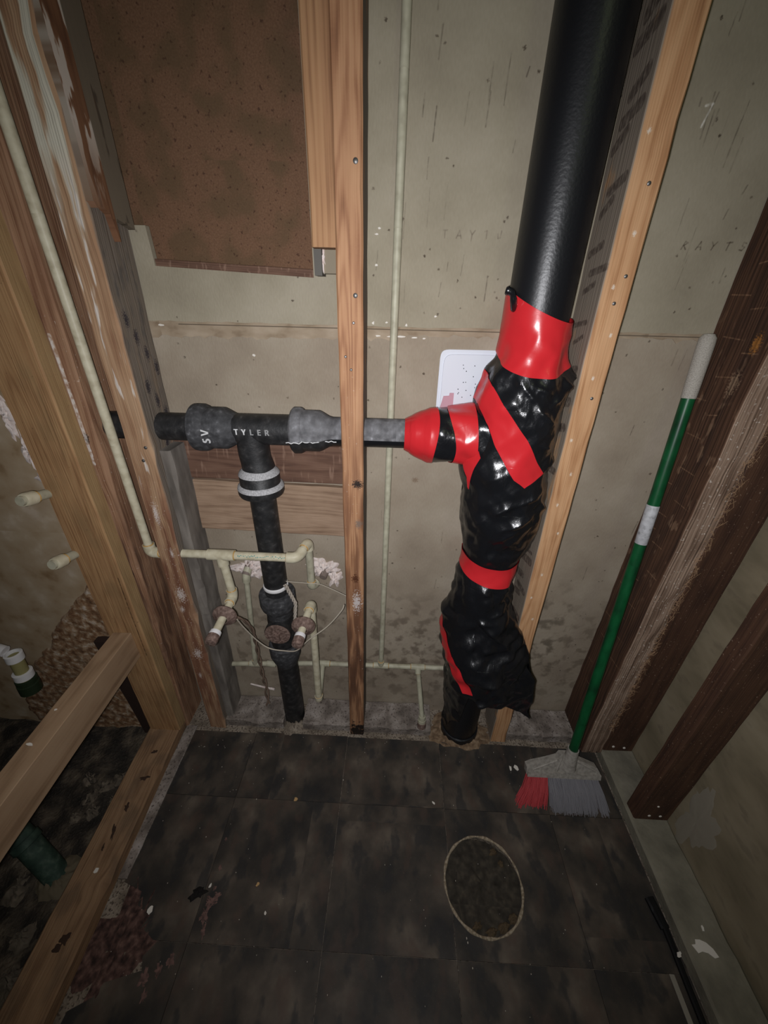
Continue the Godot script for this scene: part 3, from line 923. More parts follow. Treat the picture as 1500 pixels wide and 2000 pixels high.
	gn2.frequency = 9.0
	gn2.fractal_octaves = 5
	tg.set_smooth_group(0)
	var nx := 60
	for i in nx:
		for k in nx:
			var q := []
			for e in [[i, k], [i, k + 1], [i + 1, k + 1], [i + 1, k]]:
				var x := -1.8 + 1.14 * float(e[0]) / nx
				var z := -0.06 + 1.6 * float(e[1]) / nx
				q.append(Vector3(x, -0.02 + 0.018 * gn2.get_noise_2d(x, z), z))
			quad(tg, q[0], q[1], q[2], q[3], Vector2(q[0].x, q[0].z), Vector2(q[1].x, q[1].z), Vector2(q[2].x, q[2].z), Vector2(q[3].x, q[3].z))
	obj("rough_ground", tg, M.dirt, fl, "dark uneven dirty ground under the missing tub")
	var rb := mat(Pix.new(128, 128).ramp(Pix.noise(128, 128, 0.05, 176), [[0.0, rgb(60, 54, 46)], [0.5, rgb(98, 88, 76)], [1.0, rgb(140, 128, 112)]]).tex(), 0.95, {"tri": 6.0})
	var k2 := 0
	for p in [[-0.80, 0.16, 0.035, 0.02], [-0.85, 0.20, 0.04, 0.03], [-0.83, 0.25, 0.02, 0.018], [-0.9, 0.17, 0.03, 0.02], [-0.79, 0.22, 0.016, 0.012], [-0.87, 0.27, 0.022, 0.016], [-0.78, 0.10, 0.03, 0.014], [-0.9, 0.42, 0.03, 0.04], [-0.82, 0.5, 0.03, 0.02], [-0.79, 0.56, 0.022, 0.03], [-0.93, 0.36, 0.025, 0.03]]:
		st = begin()
		splat(st, on_floor(p[0], -0.024, p[1], k2 * 0.9), p[2], p[3], 0.014, 400 + k2, 0.4, 6, 26, 0.9)
		obj("rubble_lump", st, rb, fl)
		k2 += 1
	panel("footing", fl, rect(-1.81, -2.36, -0.66, 0.2), flat, -0.12, -0.07, M.dirt)

func nail(parent: Node3D, at: Vector3, dir: Vector3, r := 0.0035, m: Material = null, called := "nail_head") -> void:
	var st := begin()
	lathe(st, [[0.0, 0.0016], [r * 0.6, 0.0015], [r, 0.0006], [r, -0.002]], aim(at, dir), 14)
	obj(called, st, m if m else M.steel, parent)

func stud(called: String, label: String, a: Vector3, b: Vector3, w: float, dp: float, m: Material, sd: int, wane := 0.0, jit := 0.0015, fr := Vector3.BACK, category := "stud") -> Node3D:
	var t := thing(called, label, category, a)
	var st := begin()
	timber(st, a, b, fr, w, dp, 60, jit, 0.003, sd, wane)
	obj("timber", st, m, t)
	return t

func studs() -> void:
	var t := stud("wall_stud", "orange brown centre stud, notched round the black drain pipe, dark at its foot", Vector3(-0.0955, 0.0, -0.05), Vector3(-0.085, 2.4, -0.05), 0.046, 0.1, M.stud_mid, 1, 0.004)
	for p in [[-0.077, 1.471], [-0.08, 1.293], [-0.1, 1.193], [-0.09, 1.17], [-0.084, 1.25]]:
		nail(t, Vector3(p[0], p[1], 0.0005), Vector3.BACK, 0.004 if p[1] > 1.28 else 0.0025)
	t = stud("wall_stud", "straight clean pale orange stud just right of the black stack", Vector3(0.378, 0.0, -0.05), Vector3(0.352, 2.4, -0.05), 0.05, 0.1, M.stud_clean, 2, 0.004)
	for p in [[0.372, 1.33], [0.372, 1.13], [0.365, 1.29], [0.368, 1.45]]:
		nail(t, Vector3(p[0], p[1], 0.0005), Vector3.BACK, 0.003)
	t = stud("wall_stud", "whitewashed and bruised old stud between the left riser pipe and the recess", Vector3(-0.570, 0.0, -0.05), Vector3(-0.522, 2.4, -0.05), 0.055, 0.1, M.stud_old, 3, 0.02, 0.002)
	nail(t, Vector3(-0.548, 0.97, 0.001), Vector3.BACK)
	nail(t, Vector3(-0.535, 1.0, 0.001), Vector3.BACK)
	# grey board nailed along its lower right side
	t = thing("sister_board", "grey weathered board fixed low along the right side of the whitewashed stud", "board", Vector3(-0.525, 0, -0.06))
	var sb := begin()
	timber(sb, Vector3(-0.534, 0.0, -0.062), Vector3(-0.512, 0.985, -0.062), Vector3.BACK, 0.026, 0.08, 30, 0.0025, 0.004, 13, 0.02)
	obj("timber", sb, M.greyboard, t)
	# torn board left on its right side
	t = thing("board_scrap", "torn brown and white scrap of board on the old stud's side above the grey patch", "board", Vector3(-0.51, 1.42, -0.02))
	var st := begin()
	var poly := PackedVector2Array([Vector2(0.0, 2.4), Vector2(0.0, 1.418), Vector2(0.006, 1.41), Vector2(0.02, 1.414), Vector2(0.036, 1.406), Vector2(0.043, 1.375), Vector2(0.046, 1.368), Vector2(0.05, 1.402), Vector2(0.07, 1.398), Vector2(0.099, 1.392), Vector2(0.099, 2.4)])
	prism(st, poly, Transform3D(Basis(Vector3.UP, PI / 2), Vector3(-0.512, 0, -0.003)), -0.004, 0.009, Vector2(10.0, -1.0), Vector2(0.0, 2.4))
	obj("timber", st, M.scrap, t)
	t = stud("wall_stud", "reddish brown stud with dark nail holes wedged beside the yellow corner post", Vector3(-0.697, 0.0, -0.05), Vector3(-0.611, 2.4, -0.05), 0.05, 0.1, M.stud_brown, 4, 0.02, 0.002)
	t = stud("corner_post", "yellow pine post standing on the left floor plate, carrying the rail", Vector3(-0.722, 0.04, 0.02), Vector3(-0.698, 2.4, 0.02), 0.1, 0.04, M.pine, 5, 0.0, 0.0015)
	t = stud("corner_stud", "rough sawn corner stud, pale hairy front and dark side, behind the broom", Vector3(0.661, 0.035, -0.033), Vector3(0.652, 2.4, -0.033), 0.064, 0.144, M.stud_rough, 6, 0.02, 0.003)
	# torn fibres along its right edge
	st = begin()
	var rng := RandomNumberGenerator.new()
	rng.seed = 61
	for i in 420:
		var y := rng.randf_range(0.15, 1.45)
		var p0 := Vector3(0.692 - rng.randf() * 0.014 - (y / 2.4) * 0.009, y, 0.0385)
		tube(st, smooth_path([p0, p0 + Vector3(rng.randf_range(0.0, 0.008), rng.randf_range(-0.012, 0.012), rng.randf_range(0.001, 0.004)), p0 + Vector3(rng.randf_range(0.002, 0.014), rng.randf_range(-0.02, 0.02), rng.randf_range(-0.002, 0.006))], 3), 0.00035, 3, false)
	var fz := obj("torn_fibres", st, mat(rgb(176, 142, 110), 0.95), t)
	fz.set_meta("kind", "stuff")
	t = stud("wall_stud", "dark stained stud at the head of the right wall, next to the rough corner stud", Vector3(0.745, 0.04, 0.012), Vector3(0.737, 2.4, 0.012), 0.094, 0.042, M.stud_dark, 7, 0.0)
	nail(t, Vector3(0.725, 0.062, 0.034), Vector3.BACK, 0.004, M.flake)
	nail(t, Vector3(0.76, 0.058, 0.034), Vector3.BACK, 0.004, M.flake)
	t = stud("wall_stud", "dark stained stud standing alone on the grey right sill", Vector3(0.747, 0.04, 0.198), Vector3(0.737, 2.4, 0.198), 0.095, 0.04, M.stud_dark, 8, 0.0)
	nail(t, Vector3(0.735, 0.06, 0.2185), Vector3.BACK, 0.004, M.flake)
	nail(t, Vector3(0.765, 0.06, 0.2185), Vector3.BACK, 0.004, M.flake)
	nail(t, Vector3(0.742, 0.11, 0.2185), Vector3.BACK, 0.003, M.flake)
	# filler board and shim beside the centre stud
	t = thing("filler_board", "short pale filler board against the upper left side of the centre stud", "board", Vector3(-0.13, 1.37, -0.06))
	st = begin()
	timber(st, Vector3(-0.134, 1.365, -0.062), Vector3(-0.132, 2.4, -0.062), Vector3.BACK, 0.05, 0.05, 20, 0.001, 0.003, 9)
	obj("timber", st, M.filler, t)
	t = thing("shim_block", "grey block with white plaster crumbs under the filler board", "block", Vector3(-0.145, 1.32, -0.085))
	st = begin()
	box(st, Vector3(-0.1545, 1.345, -0.083), Vector3(0.014, 0.042, 0.04))
	obj("metal_strap", st, mat(rgb(92, 88, 82), 0.6), t)
	st = begin()
	box(st, Vector3(-0.132, 1.348, -0.088), Vector3(0.03, 0.04, 0.03))
	obj("plaster_pad", st, mat(rgb(140, 130, 112), 0.9), t)
	st = begin()
	splat(st, on_wall(-0.146, 1.352, -0.0725), 0.004, 0.018, 0.003, 5, 0.8)
	obj("plaster_crumb", st, M.plaster, t)
	# cross boards behind the drain
	t = thing("cross_board", "dark red horizontal board behind the drain tee", "board", Vector3(-0.32, 0.94, -0.096))
	st = begin()
	timber(st, Vector3(-0.535, 0.941, -0.0955), Vector3(-0.12, 0.936, -0.0955), Vector3.BACK, 0.096, 0.017, 24, 0.0015, 0.002, 10)
	obj("timber", st, M.board_red, t)
	t = thing("cross_board", "pale weathered horizontal board under the dark red one", "board", Vector3(-0.32, 0.81, -0.096))
	st = begin()
	timber(st, Vector3(-0.535, 0.817, -0.0955), Vector3(-0.12, 0.807, -0.0955), Vector3.BACK, 0.142, 0.017, 24, 0.0015, 0.002, 11)
	obj("timber", st, M.board_pale, t)

func plates() -> void:
	var spans := [[-0.545, -0.346, "grey bottom plate end left of the vertical black drain"], [-0.279, -0.118, "grey bottom plate between the vertical drain and the centre stud"], [-0.072, 0.152, "grey bottom plate between the centre stud and the stack, under the capped supply stub"], [0.395, 0.628, "grey bottom plate right of the stack, ending behind the broom"]]
	for i in 4:
		var s: Array = spans[i]
		var t := thing("bottom_plate", s[2], "plate", Vector3((s[0] + s[1]) / 2, 0, -0.055))
		var st := begin()
		timber(st, Vector3(s[0], 0.016, -0.056), Vector3(s[1], 0.016, -0.056), Vector3.UP, 0.094, 0.037, 24, 0.0035, 0.003, 20 + i, 0.02)
		obj("timber", st, M.plate, t)
	var t := thing("floor_plate", "yellow pine plate along the floor under the corner post, with dark gouges", "plate", Vector3(-0.7, 0, 0.6))
	var st := begin()
	timber(st, Vector3(-0.642, 0.0195, 1.6), Vector3(-0.728, 0.0195, 0.0), Vector3.UP, 0.098, 0.041, 50, 0.002, 0.003, 31, 0.02)
	obj("timber", st, M.floor_pine, t)
	for p in [[-0.715, 0.11, 0.010, 0.006], [-0.703, 0.185, 0.014, 0.006], [-0.71, 0.26, 0.006, 0.012], [-0.71, 0.315, 0.005, 0.02], [-0.715, 0.35, 0.003, 0.008], [-0.69, 0.51, 0.01, 0.012], [-0.697, 0.525, 0.009, 0.008]]:
		st = begin()
		splat(st, on_floor(p[0], 0.0402, p[1], 0.3), p[2], p[3], 0.001, int(p[1] * 900), 0.5, 5, 24, 0.3)
		obj("gouge", st, M.gouge, t)
	t = thing("partition_rail", "pale pine rail running toward the viewer from the corner post", "rail", Vector3(-0.71, 0.43, 0.6))
	st = begin()
	timber(st, Vector3(-0.668, 0.435, 1.5), Vector3(-0.725, 0.435, 0.041), Vector3.UP, 0.05, 0.092, 40, 0.001, 0.0012, 32)
	obj("timber", st, M.rail, t)
	t = thing("sill_plate", "grey sill plate along the floor under the right wall's dark studs", "plate", Vector3(0.745, 0, 0.6))
	st = begin()
	timber(st, Vector3(0.735, 0.0195, 1.6), Vector3(0.7445, 0.0195, -0.005), Vector3.UP, 0.104, 0.041, 60, 0.002, 0.005, 33, 0.01)
	obj("timber", st, M.sill, t)
	t = thing("concrete_curb", "narrow grey concrete strip between the left plate and the tiles", "curb", Vector3(-0.655, 0, 0.2))
	st = begin()
	timber(st, Vector3(-0.654, -0.002, 0.395), Vector3(-0.659, -0.002, 0.0), Vector3.UP, 0.036, 0.012, 24, 0.003, 0.002, 34)
	obj("strip", st, M.plate, t)

const DZ := -0.055   # drain axis

func lpart(called: String, parent: Node3D, prof: Array, xf: Transform3D, m: Material, seg := 36, label := "", wob := 0.0) -> MeshInstance3D:
	var st := begin()
	lathe(st, prof, xf, seg, wob)
	return obj(called, st, m, parent, label)

# raised cast letters standing on a cylinder along x
func cast_text(parent: Node3D, txt: String, at: Vector3, nrm: Vector3, up: Vector3, size: float, m: Material) -> void:
	var tm := TextMesh.new()
	var f := SystemFont.new()
	f.font_names = PackedStringArray(["Droid Sans"])
	f.font_weight = 700
	tm.font = f
	tm.text = txt
	tm.font_size = 32
	tm.pixel_size = size / 24.0
	tm.depth = 0.002
	tm.curve_step = 2.0
	tm.material = m
	var o := MeshInstance3D.new()
	o.name = "cast_letter"
	o.mesh = tm
	parent.add_child(o, true)
	o.transform = Transform3D(Basis(up.cross(nrm).normalized(), up.normalized(), nrm.normalized()), at - parent.position)

func black_pipes() -> void:
	# the stack
	var t := thing("vent_stack", "fat glossy black cast iron stack rising out of the plastic wrap", "pipe", Vector3(0.253, 0, -0.045))
	lpart("pipe", t, [[0.0, -0.02], [0.057, -0.02], [0.057, 0.6], [0.0565, 1.2], [0.056, 2.39], [0.0, 2.39]], Transform3D(Basis.IDENTITY, Vector3(0.253, 0, -0.045)), M.tar, 48, "", 0.0006)
	lpart("foot_collar", t, [[0.056, 0.02], [0.062, 0.018], [0.064, 0.0], [0.064, -0.01]], Transform3D(Basis.IDENTITY, Vector3(0.253, 0, -0.045)), M.tar, 36, "", 0.003)
	# branch drain: run, two hubs, tee, drop with cleanout
	var y := 1.031
	t = thing("drain_pipe", "black cast iron drain running sideways through the studs, with a tee dropping to floor", "pipe", Vector3(-0.316, 0, DZ))
	var right := func(x: float) -> Transform3D: return aim(Vector3(x, y, DZ), Vector3.RIGHT)
	lpart("horizontal_run", t, [[0.0, -0.85], [0.03, -0.85], [0.03, 0.0], [0.0, 0.0]], right.call(-0.36), M.iron)
	lpart("horizontal_run", t, [[0.0, 0.0], [0.031, 0.0], [0.031, 0.42], [0.0, 0.42]], right.call(-0.16), M.tar)
	lpart("hub", t, [[0.03, 0.0], [0.044, 0.0], [0.0505, 0.004], [0.0515, 0.012], [0.0515, 0.026], [0.049, 0.032], [0.0455, 0.036], [0.0455, 0.07], [0.043, 0.076], [0.034, 0.094], [0.033, 0.1]], right.call(-0.447), M.dust_grey, 40, "", 0.001)
	lpart("hub", t, [[0.033, 0.0], [0.046, 0.002], [0.05, 0.006], [0.05, 0.02], [0.0475, 0.025], [0.0445, 0.027], [0.0445, 0.06], [0.042, 0.066], [0.033, 0.082], [0.031, 0.09]], right.call(-0.229), M.iron, 40, "", 0.001)
	for dc in [[[[0.0466, 0.002], [0.0506, 0.006], [0.0506, 0.02], [0.0481, 0.025], [0.0451, 0.027], [0.0451, 0.06], [0.0426, 0.066], [0.0336, 0.082], [0.0316, 0.09]], -0.229], [[[0.0316, 0.0], [0.0316, 0.4]], -0.14]]:
		var sd := begin()
		lathe(sd, dc[0], right.call(dc[1]), 24, 0.0, 1, deg_to_rad(-195.0), deg_to_rad(14.0))
		obj("dust_coat", sd, M.dust_coat, t, "grey dusty upper half")
	var st := begin()
	lathe(st, [[0.0335, 0.0], [0.0335, 0.15]], right.call(-0.36), 40, 0.0006)
	# the branch swells out of the run and bends down
	var path := []
	var rad := []
	for i in 13:
		var s := i / 12.0
		path.append(Vector3(-0.316 - 0.006 * sin(s * PI), y - 0.1 * s + 0.004, DZ))
		rad.append(0.0335 + 0.0015 * sin(s * PI) + 0.003 * smoothstep(0.7, 1.0, s))
	tube(st, path, rad, 36, false)
	obj("tee", st, M.iron, t)
	var down := func(yy: float) -> Transform3D: return Transform3D(Basis.IDENTITY, Vector3(-0.318, yy, DZ))
	lpart("hub", t, [[0.032, 0.078], [0.034, 0.068], [0.044, 0.058], [0.0462, 0.054], [0.0462, 0.03], [0.048, 0.0275], [0.0525, 0.024], [0.0535, 0.018], [0.0535, 0.008], [0.051, 0.002], [0.04, 0.0], [0.03, 0.0]], down.call(0.873), M.iron, 40)
	lpart("dust_ledge", t, [[0.0462, 0.0297], [0.048, 0.0285], [0.0522, 0.0253], [0.054, 0.019]], down.call(0.873), M.dust, 40, "pale dust lying on the hub's lower rim")
	lpart("dust_ledge", t, [[0.036, 0.0673], [0.0446, 0.0592], [0.0472, 0.0532]], down.call(0.873), M.dust, 40, "pale dust lying on the hub's shoulder")
	lpart("vertical_run", t, [[0.031, 0.0], [0.031, 0.35]], down.call(0.53), M.iron)
	lpart("hub", t, [[0.031, 0.066], [0.04, 0.068], [0.048, 0.066], [0.05, 0.06], [0.05, 0.03], [0.047, 0.018], [0.038, 0.004], [0.036, -0.02]], down.call(0.5), M.dust_grey, 40)
	lpart("cleanout_body", t, [[0.036, 0.12], [0.038, 0.1], [0.038, 0.02], [0.036, 0.0]], down.call(0.37), M.iron)
	lpart("cleanout_neck", t, [[0.03, -0.03], [0.033, 0.0], [0.038, 0.03], [0.038, 0.042]], aim(Vector3(-0.318, 0.446, DZ), Vector3(0, -0.05, 1)), M.iron)
	lpart("cleanout_plug", t, [[0.0, 0.006], [0.01, 0.006], [0.014, 0.005], [0.022, 0.004], [0.03, 0.006], [0.036, 0.004], [0.037, 0.0], [0.034, -0.006]], aim(Vector3(-0.318, 0.444, DZ + 0.042), Vector3(0, -0.05, 1)), M.rust, 36, "rusty round cleanout plug")
	var sq := begin()
	box(sq, Vector3(-0.318, 0.444, DZ + 0.05), Vector3(0.016, 0.016, 0.012))
	obj("plug_nut", sq, M.rust, t)
	lpart("hub", t, [[0.034, 0.086], [0.042, 0.088], [0.046, 0.084], [0.047, 0.07], [0.046, 0.04], [0.043, 0.03], [0.036, 0.008], [0.033, 0.0]], down.call(0.282), M.dust_grey, 40)
	lpart("vertical_run", t, [[0.0335, 0.0], [0.0325, 0.3]], down.call(-0.01), M.iron, 36, "", 0.0008)
	lpart("gasket", t, [[0.031, 0.006], [0.0335, 0.004], [0.0345, 0.0], [0.0335, -0.004], [0.031, -0.005]], down.call(0.59), M.white, 36, "white ring round the drop pipe")
	# lettering cast on the fittings
	cast_text(t, "S", Vector3(-0.405, 1.016, DZ + 0.0435), Vector3(0, -0.28, 1), Vector3(-1, 0, 0), 0.018, M.letter)
	cast_text(t, "V", Vector3(-0.405, 1.034, DZ + 0.0455), Vector3(0, 0.08, 1), Vector3(-1, 0, 0), 0.018, M.letter)
	for i in 5:
		cast_text(t, "TYLER"[i], Vector3(-0.342 + i * 0.0165, 1.034, DZ + 0.0335), Vector3(0, 0.06, 1), Vector3.UP, 0.013, M.letter if i in [0, 1] else M.letter_dim)
	# white grime line left on the right hub
	st = begin()
	var gl := []
	for i in 20:
		var x := -0.232 + i * 0.0055
		var r := 0.0525 if x < -0.203 else (0.0455 if x < -0.165 else 0.036)
		gl.append(Vector3(x, y - 0.012 + 0.0015 * sin(i * 2.3), DZ + sqrt(maxf(0.0, r * r - 0.000144)) - 0.0012))
	tube(st, gl, 0.0012, 6)
	obj("grime_line", st, M.letter, t)
	# rubble in the floor notch under the drop
	t = thing("mortar_lump", "rough mortar in the plate gap at the foot of the vertical drain", "mortar", Vector3(-0.313, 0, -0.03))
	st = begin()
	splat(st, on_floor(-0.313, -0.003, -0.045), 0.045, 0.06, 0.015, 27, 0.2, 7, 30, 0.7)
	obj("lump", st, M.concrete, t)

# ------------------------------------------------------------ plastic wrap
var wn := FastNoiseLite.new()
var wn2 := FastNoiseLite.new()
var wn3 := FastNoiseLite.new()
const PROF := [[1.33, 0.193, 0.311, 0.013, 0.0], [1.24, 0.192, 0.315, 0.02, 0.0], [1.2, 0.188, 0.318, 0.026, 0.0], [1.16, 0.17, 0.334, 0.036, 0.0], [1.1, 0.156, 0.334, 0.042, 0.0], [1.04, 0.148, 0.337, 0.045, 0.0], [0.98, 0.145, 0.340, 0.047, 0.0], [0.91, 0.153, 0.343, 0.048, 0.0], [0.83, 0.166, 0.345, 0.042, 0.0], [0.77, 0.174, 0.333, 0.026, 0.0], [0.72, 0.178, 0.316, 0.018, 0.0], [0.66, 0.171, 0.315, 0.026, 0.0], [0.61, 0.165, 0.318, 0.034, 0.0], [0.54, 0.154, 0.338, 0.048, 0.03], [0.49, 0.147, 0.360, 0.064, 0.06], [0.44, 0.15, 0.382, 0.084, 0.085], [0.4, 0.16, 0.398, 0.092, 0.098], [0.3, 0.176, 0.412, 0.092, 0.105], [0.2, 0.186, 0.422, 0.088, 0.105], [0.1, 0.191, 0.42, 0.03, 0.1], [0.0, 0.192, 0.4, 0.02, 0.1]]

func prof_at(y: float) -> Array:
	for i in PROF.size() - 1:
		if y >= PROF[i + 1][0]:
			var t := clampf((y - PROF[i + 1][0]) / (PROF[i][0] - PROF[i + 1][0]), 0, 1)
			t = t * t * (3 - 2 * t)
			var o := []
			for k in 5:
				o.append(lerpf(PROF[i + 1][k], PROF[i][k], t))
			return o
	return PROF[-1]

func creases(p: Vector3, amp := 1.0) -> float:
	var q := Vector3(p.x * 5 + p.y * 5.5, p.y * 2.6 - p.x * 3.5, p.z * 5)
	var q2 := Vector3(p.x * 9 - p.y * 7.5, p.y * 3.4 + p.x * 4, p.z * 8)
	var q3 := Vector3(p.x * 16 + p.y * 14, p.y * 7 - p.x * 8, p.z * 14)
	return amp * (0.007 * wn.get_noise_3dv(q) + 0.010 * (wn2.get_noise_3dv(q2 * 1.8) + 0.5) + 0.005 * (wn3.get_noise_3dv(q3 * 1.9) + 0.5))

func bagp(th: float, y: float, off := 0.0, calm := 1.0) -> Vector3:
	var f := prof_at(y)
	var cx := 0.253
	var cz := -0.045
	var c := cos(th)
	var s := sin(th)
	var ax: float = (f[2] - cx) if c > 0 else (cx - f[1])
	var flare: float = f[4] / 0.105
	var az: float = (f[3] - cz) if s > 0 else 0.057
	var sq := 1.0 - 0.82 * flare * (c * c if c > 0 else 0.0)
	if s > 0 and c > 0:
		sq = 1.0 - 0.75 * flare * c * c
	var p := Vector3(cx + ax * c, y, cz + az * s * sq + f[4] * maxf(0.0, c) * maxf(0.0, c))
	var nr := Vector3(c / maxf(ax, 0.02), 0, s / maxf(az, 0.02)).normalized()
	var amt := smoothstep(1.29, 1.2, y) * calm * (1.0 if s > -0.3 else 0.2)
	# gathered tight under the tapes
	amt *= 1.0 - 0.6 * exp(-pow((y - 0.715) / 0.03, 2.0))
	var d := creases(p, amt) + amt * 0.0035 * sin(th * 9.0 + y * 30.0) * exp(-pow((y - 1.15) / 0.05, 2.0)) + amt * 0.004 * absf(sin(th * 6.0 - y * 24.0)) * exp(-pow((y - 0.64) / 0.05, 2.0)) + amt * 0.0035 * absf(sin(th * 5.0 + y * 16.0)) * exp(-pow((y - 0.82) / 0.06, 2.0))
	d += amt * 0.007 * wn.get_noise_3d(p.x * 8.0 + p.y * 3.0 + 4.0, p.y * 15.0 - p.x * 9.0, p.z * 6.0) * (0.5 + smoothstep(0.75, 0.6, y))
	d += amt * folds(th, y)
	var q := p + nr * (d + off)
	if q.z < -0.1025:
		q.z = -0.1025
	return q

# sharp folds in the film: angle, height, half length, half width, slope, depth
const FOLDS := [
	[78, 0.405, 0.035, 0.011, -0.10, 0.013], [62, 0.335, 0.030, 0.010, 0.10, 0.012], [85, 0.33, 0.022, 0.008, -0.15, 0.009],
	[74, 0.60, 0.035, 0.010, -0.25, 0.010], [96, 0.575, 0.025, 0.010, 0.2, 0.011], [84, 0.545, 0.10, 0.012, 0.95, 0.013],
	[58, 0.47, 0.035, 0.010, -0.5, 0.011], [118, 0.50, 0.03, 0.010, 0.5, 0.009], [100, 0.66, 0.03, 0.009, 0.3, 0.008], [60, 0.665, 0.03, 0.009, -0.2, 0.007],
	[105, 0.90, 0.04, 0.009, -0.7, 0.009], [130, 0.86, 0.03, 0.010, -0.9, 0.010], [82, 0.87, 0.06, 0.010, -0.6, 0.010], [70, 0.93, 0.05, 0.009, -0.5, 0.009],
	[95, 0.83, 0.045, 0.009, -0.9, 0.007], [66, 0.80, 0.03, 0.010, 0.5, 0.009], [118, 0.97, 0.03, 0.009, -0.6, 0.009], [60, 1.04, 0.03, 0.009, 0.3, 0.008],
	[72, 1.10, 0.045, 0.009, 0.7, 0.009], [100, 1.145, 0.045, 0.008, 0.9, 0.009], [84, 1.15, 0.04, 0.008, 0.3, 0.008], [55, 1.13, 0.03, 0.009, -0.5, 0.010],
	[14, 1.168, 0.035, 0.014, -0.3, 0.020], [30, 1.15, 0.03, 0.010, 0.6, 0.010], [40, 1.0, 0.03, 0.010, -0.8, 0.009], [40, 0.9, 0.04, 0.010, 1.0, 0.009]]
func folds(th: float, y: float) -> float:
	var d := 0.0
	for f in FOLDS:
		var v: float = y - f[1]
		if absf(v) > 0.13:
			continue
		var u: float = (th - deg_to_rad(f[0])) * 0.095
		var n := sqrt(1.0 + f[4] * f[4])
		var a: float = absf(u + v * f[4]) / n / f[2]
		if a >= 1.0:
			continue
		var b: float = absf(v - u * f[4]) / n / f[3]
		if b < 5.0:
			d += f[5] * exp(-b) * (1.0 - a * a) * (1.0 - a * a)
	return d

func lut(tab: Array, x: float) -> float:
	if x <= tab[0][0]:
		return tab[0][1]
	for i in tab.size() - 1:
		if x <= tab[i + 1][0]:
			return lerpf(tab[i][1], tab[i + 1][1], (x - tab[i][0]) / (tab[i + 1][0] - tab[i][0]))
	return tab[-1][1]

# tape laid on the wrap: th and y of its two edges along its length
func tape(parent: Node3D, up: Array, lo: Array, label: String, n := 60, m := 10, off := 0.0022, calm := 0.8) -> void:
	var st := begin()
	st.set_smooth_group(0)
	var g := []
	for layer in 2:
		for i in n + 1:
			var t := float(i) / n
			var row := []
			for k in m + 1:
				var v := float(k) / m
				var a := []
				for e in [up, lo]:
					var ff: float = t * (e.size() - 1)
					var ii: int = mini(int(ff), e.size() - 2)
					a.append((e[ii] as Vector2).lerp(e[ii + 1], ff - ii))
				var q: Vector2 = a[0].lerp(a[1], v)
				row.append(bagp(deg_to_rad(q.x), q.y, off - layer * 0.0012, calm))
			g.append(row)
	for layer in 2:
		for i in n:
			for k in m:
				var a: Vector3 = g[layer * (n + 1) + i][k]
				var b: Vector3 = g[layer * (n + 1) + i + 1][k]
				var c: Vector3 = g[layer * (n + 1) + i + 1][k + 1]
				var e: Vector3 = g[layer * (n + 1) + i][k + 1]
				st.set_smooth_group(layer)
				if layer == 0:
					quad(st, a, e, c, b)
				else:
					quad(st, a, b, c, e)
	obj("red_tape", st, M.red, parent, label)

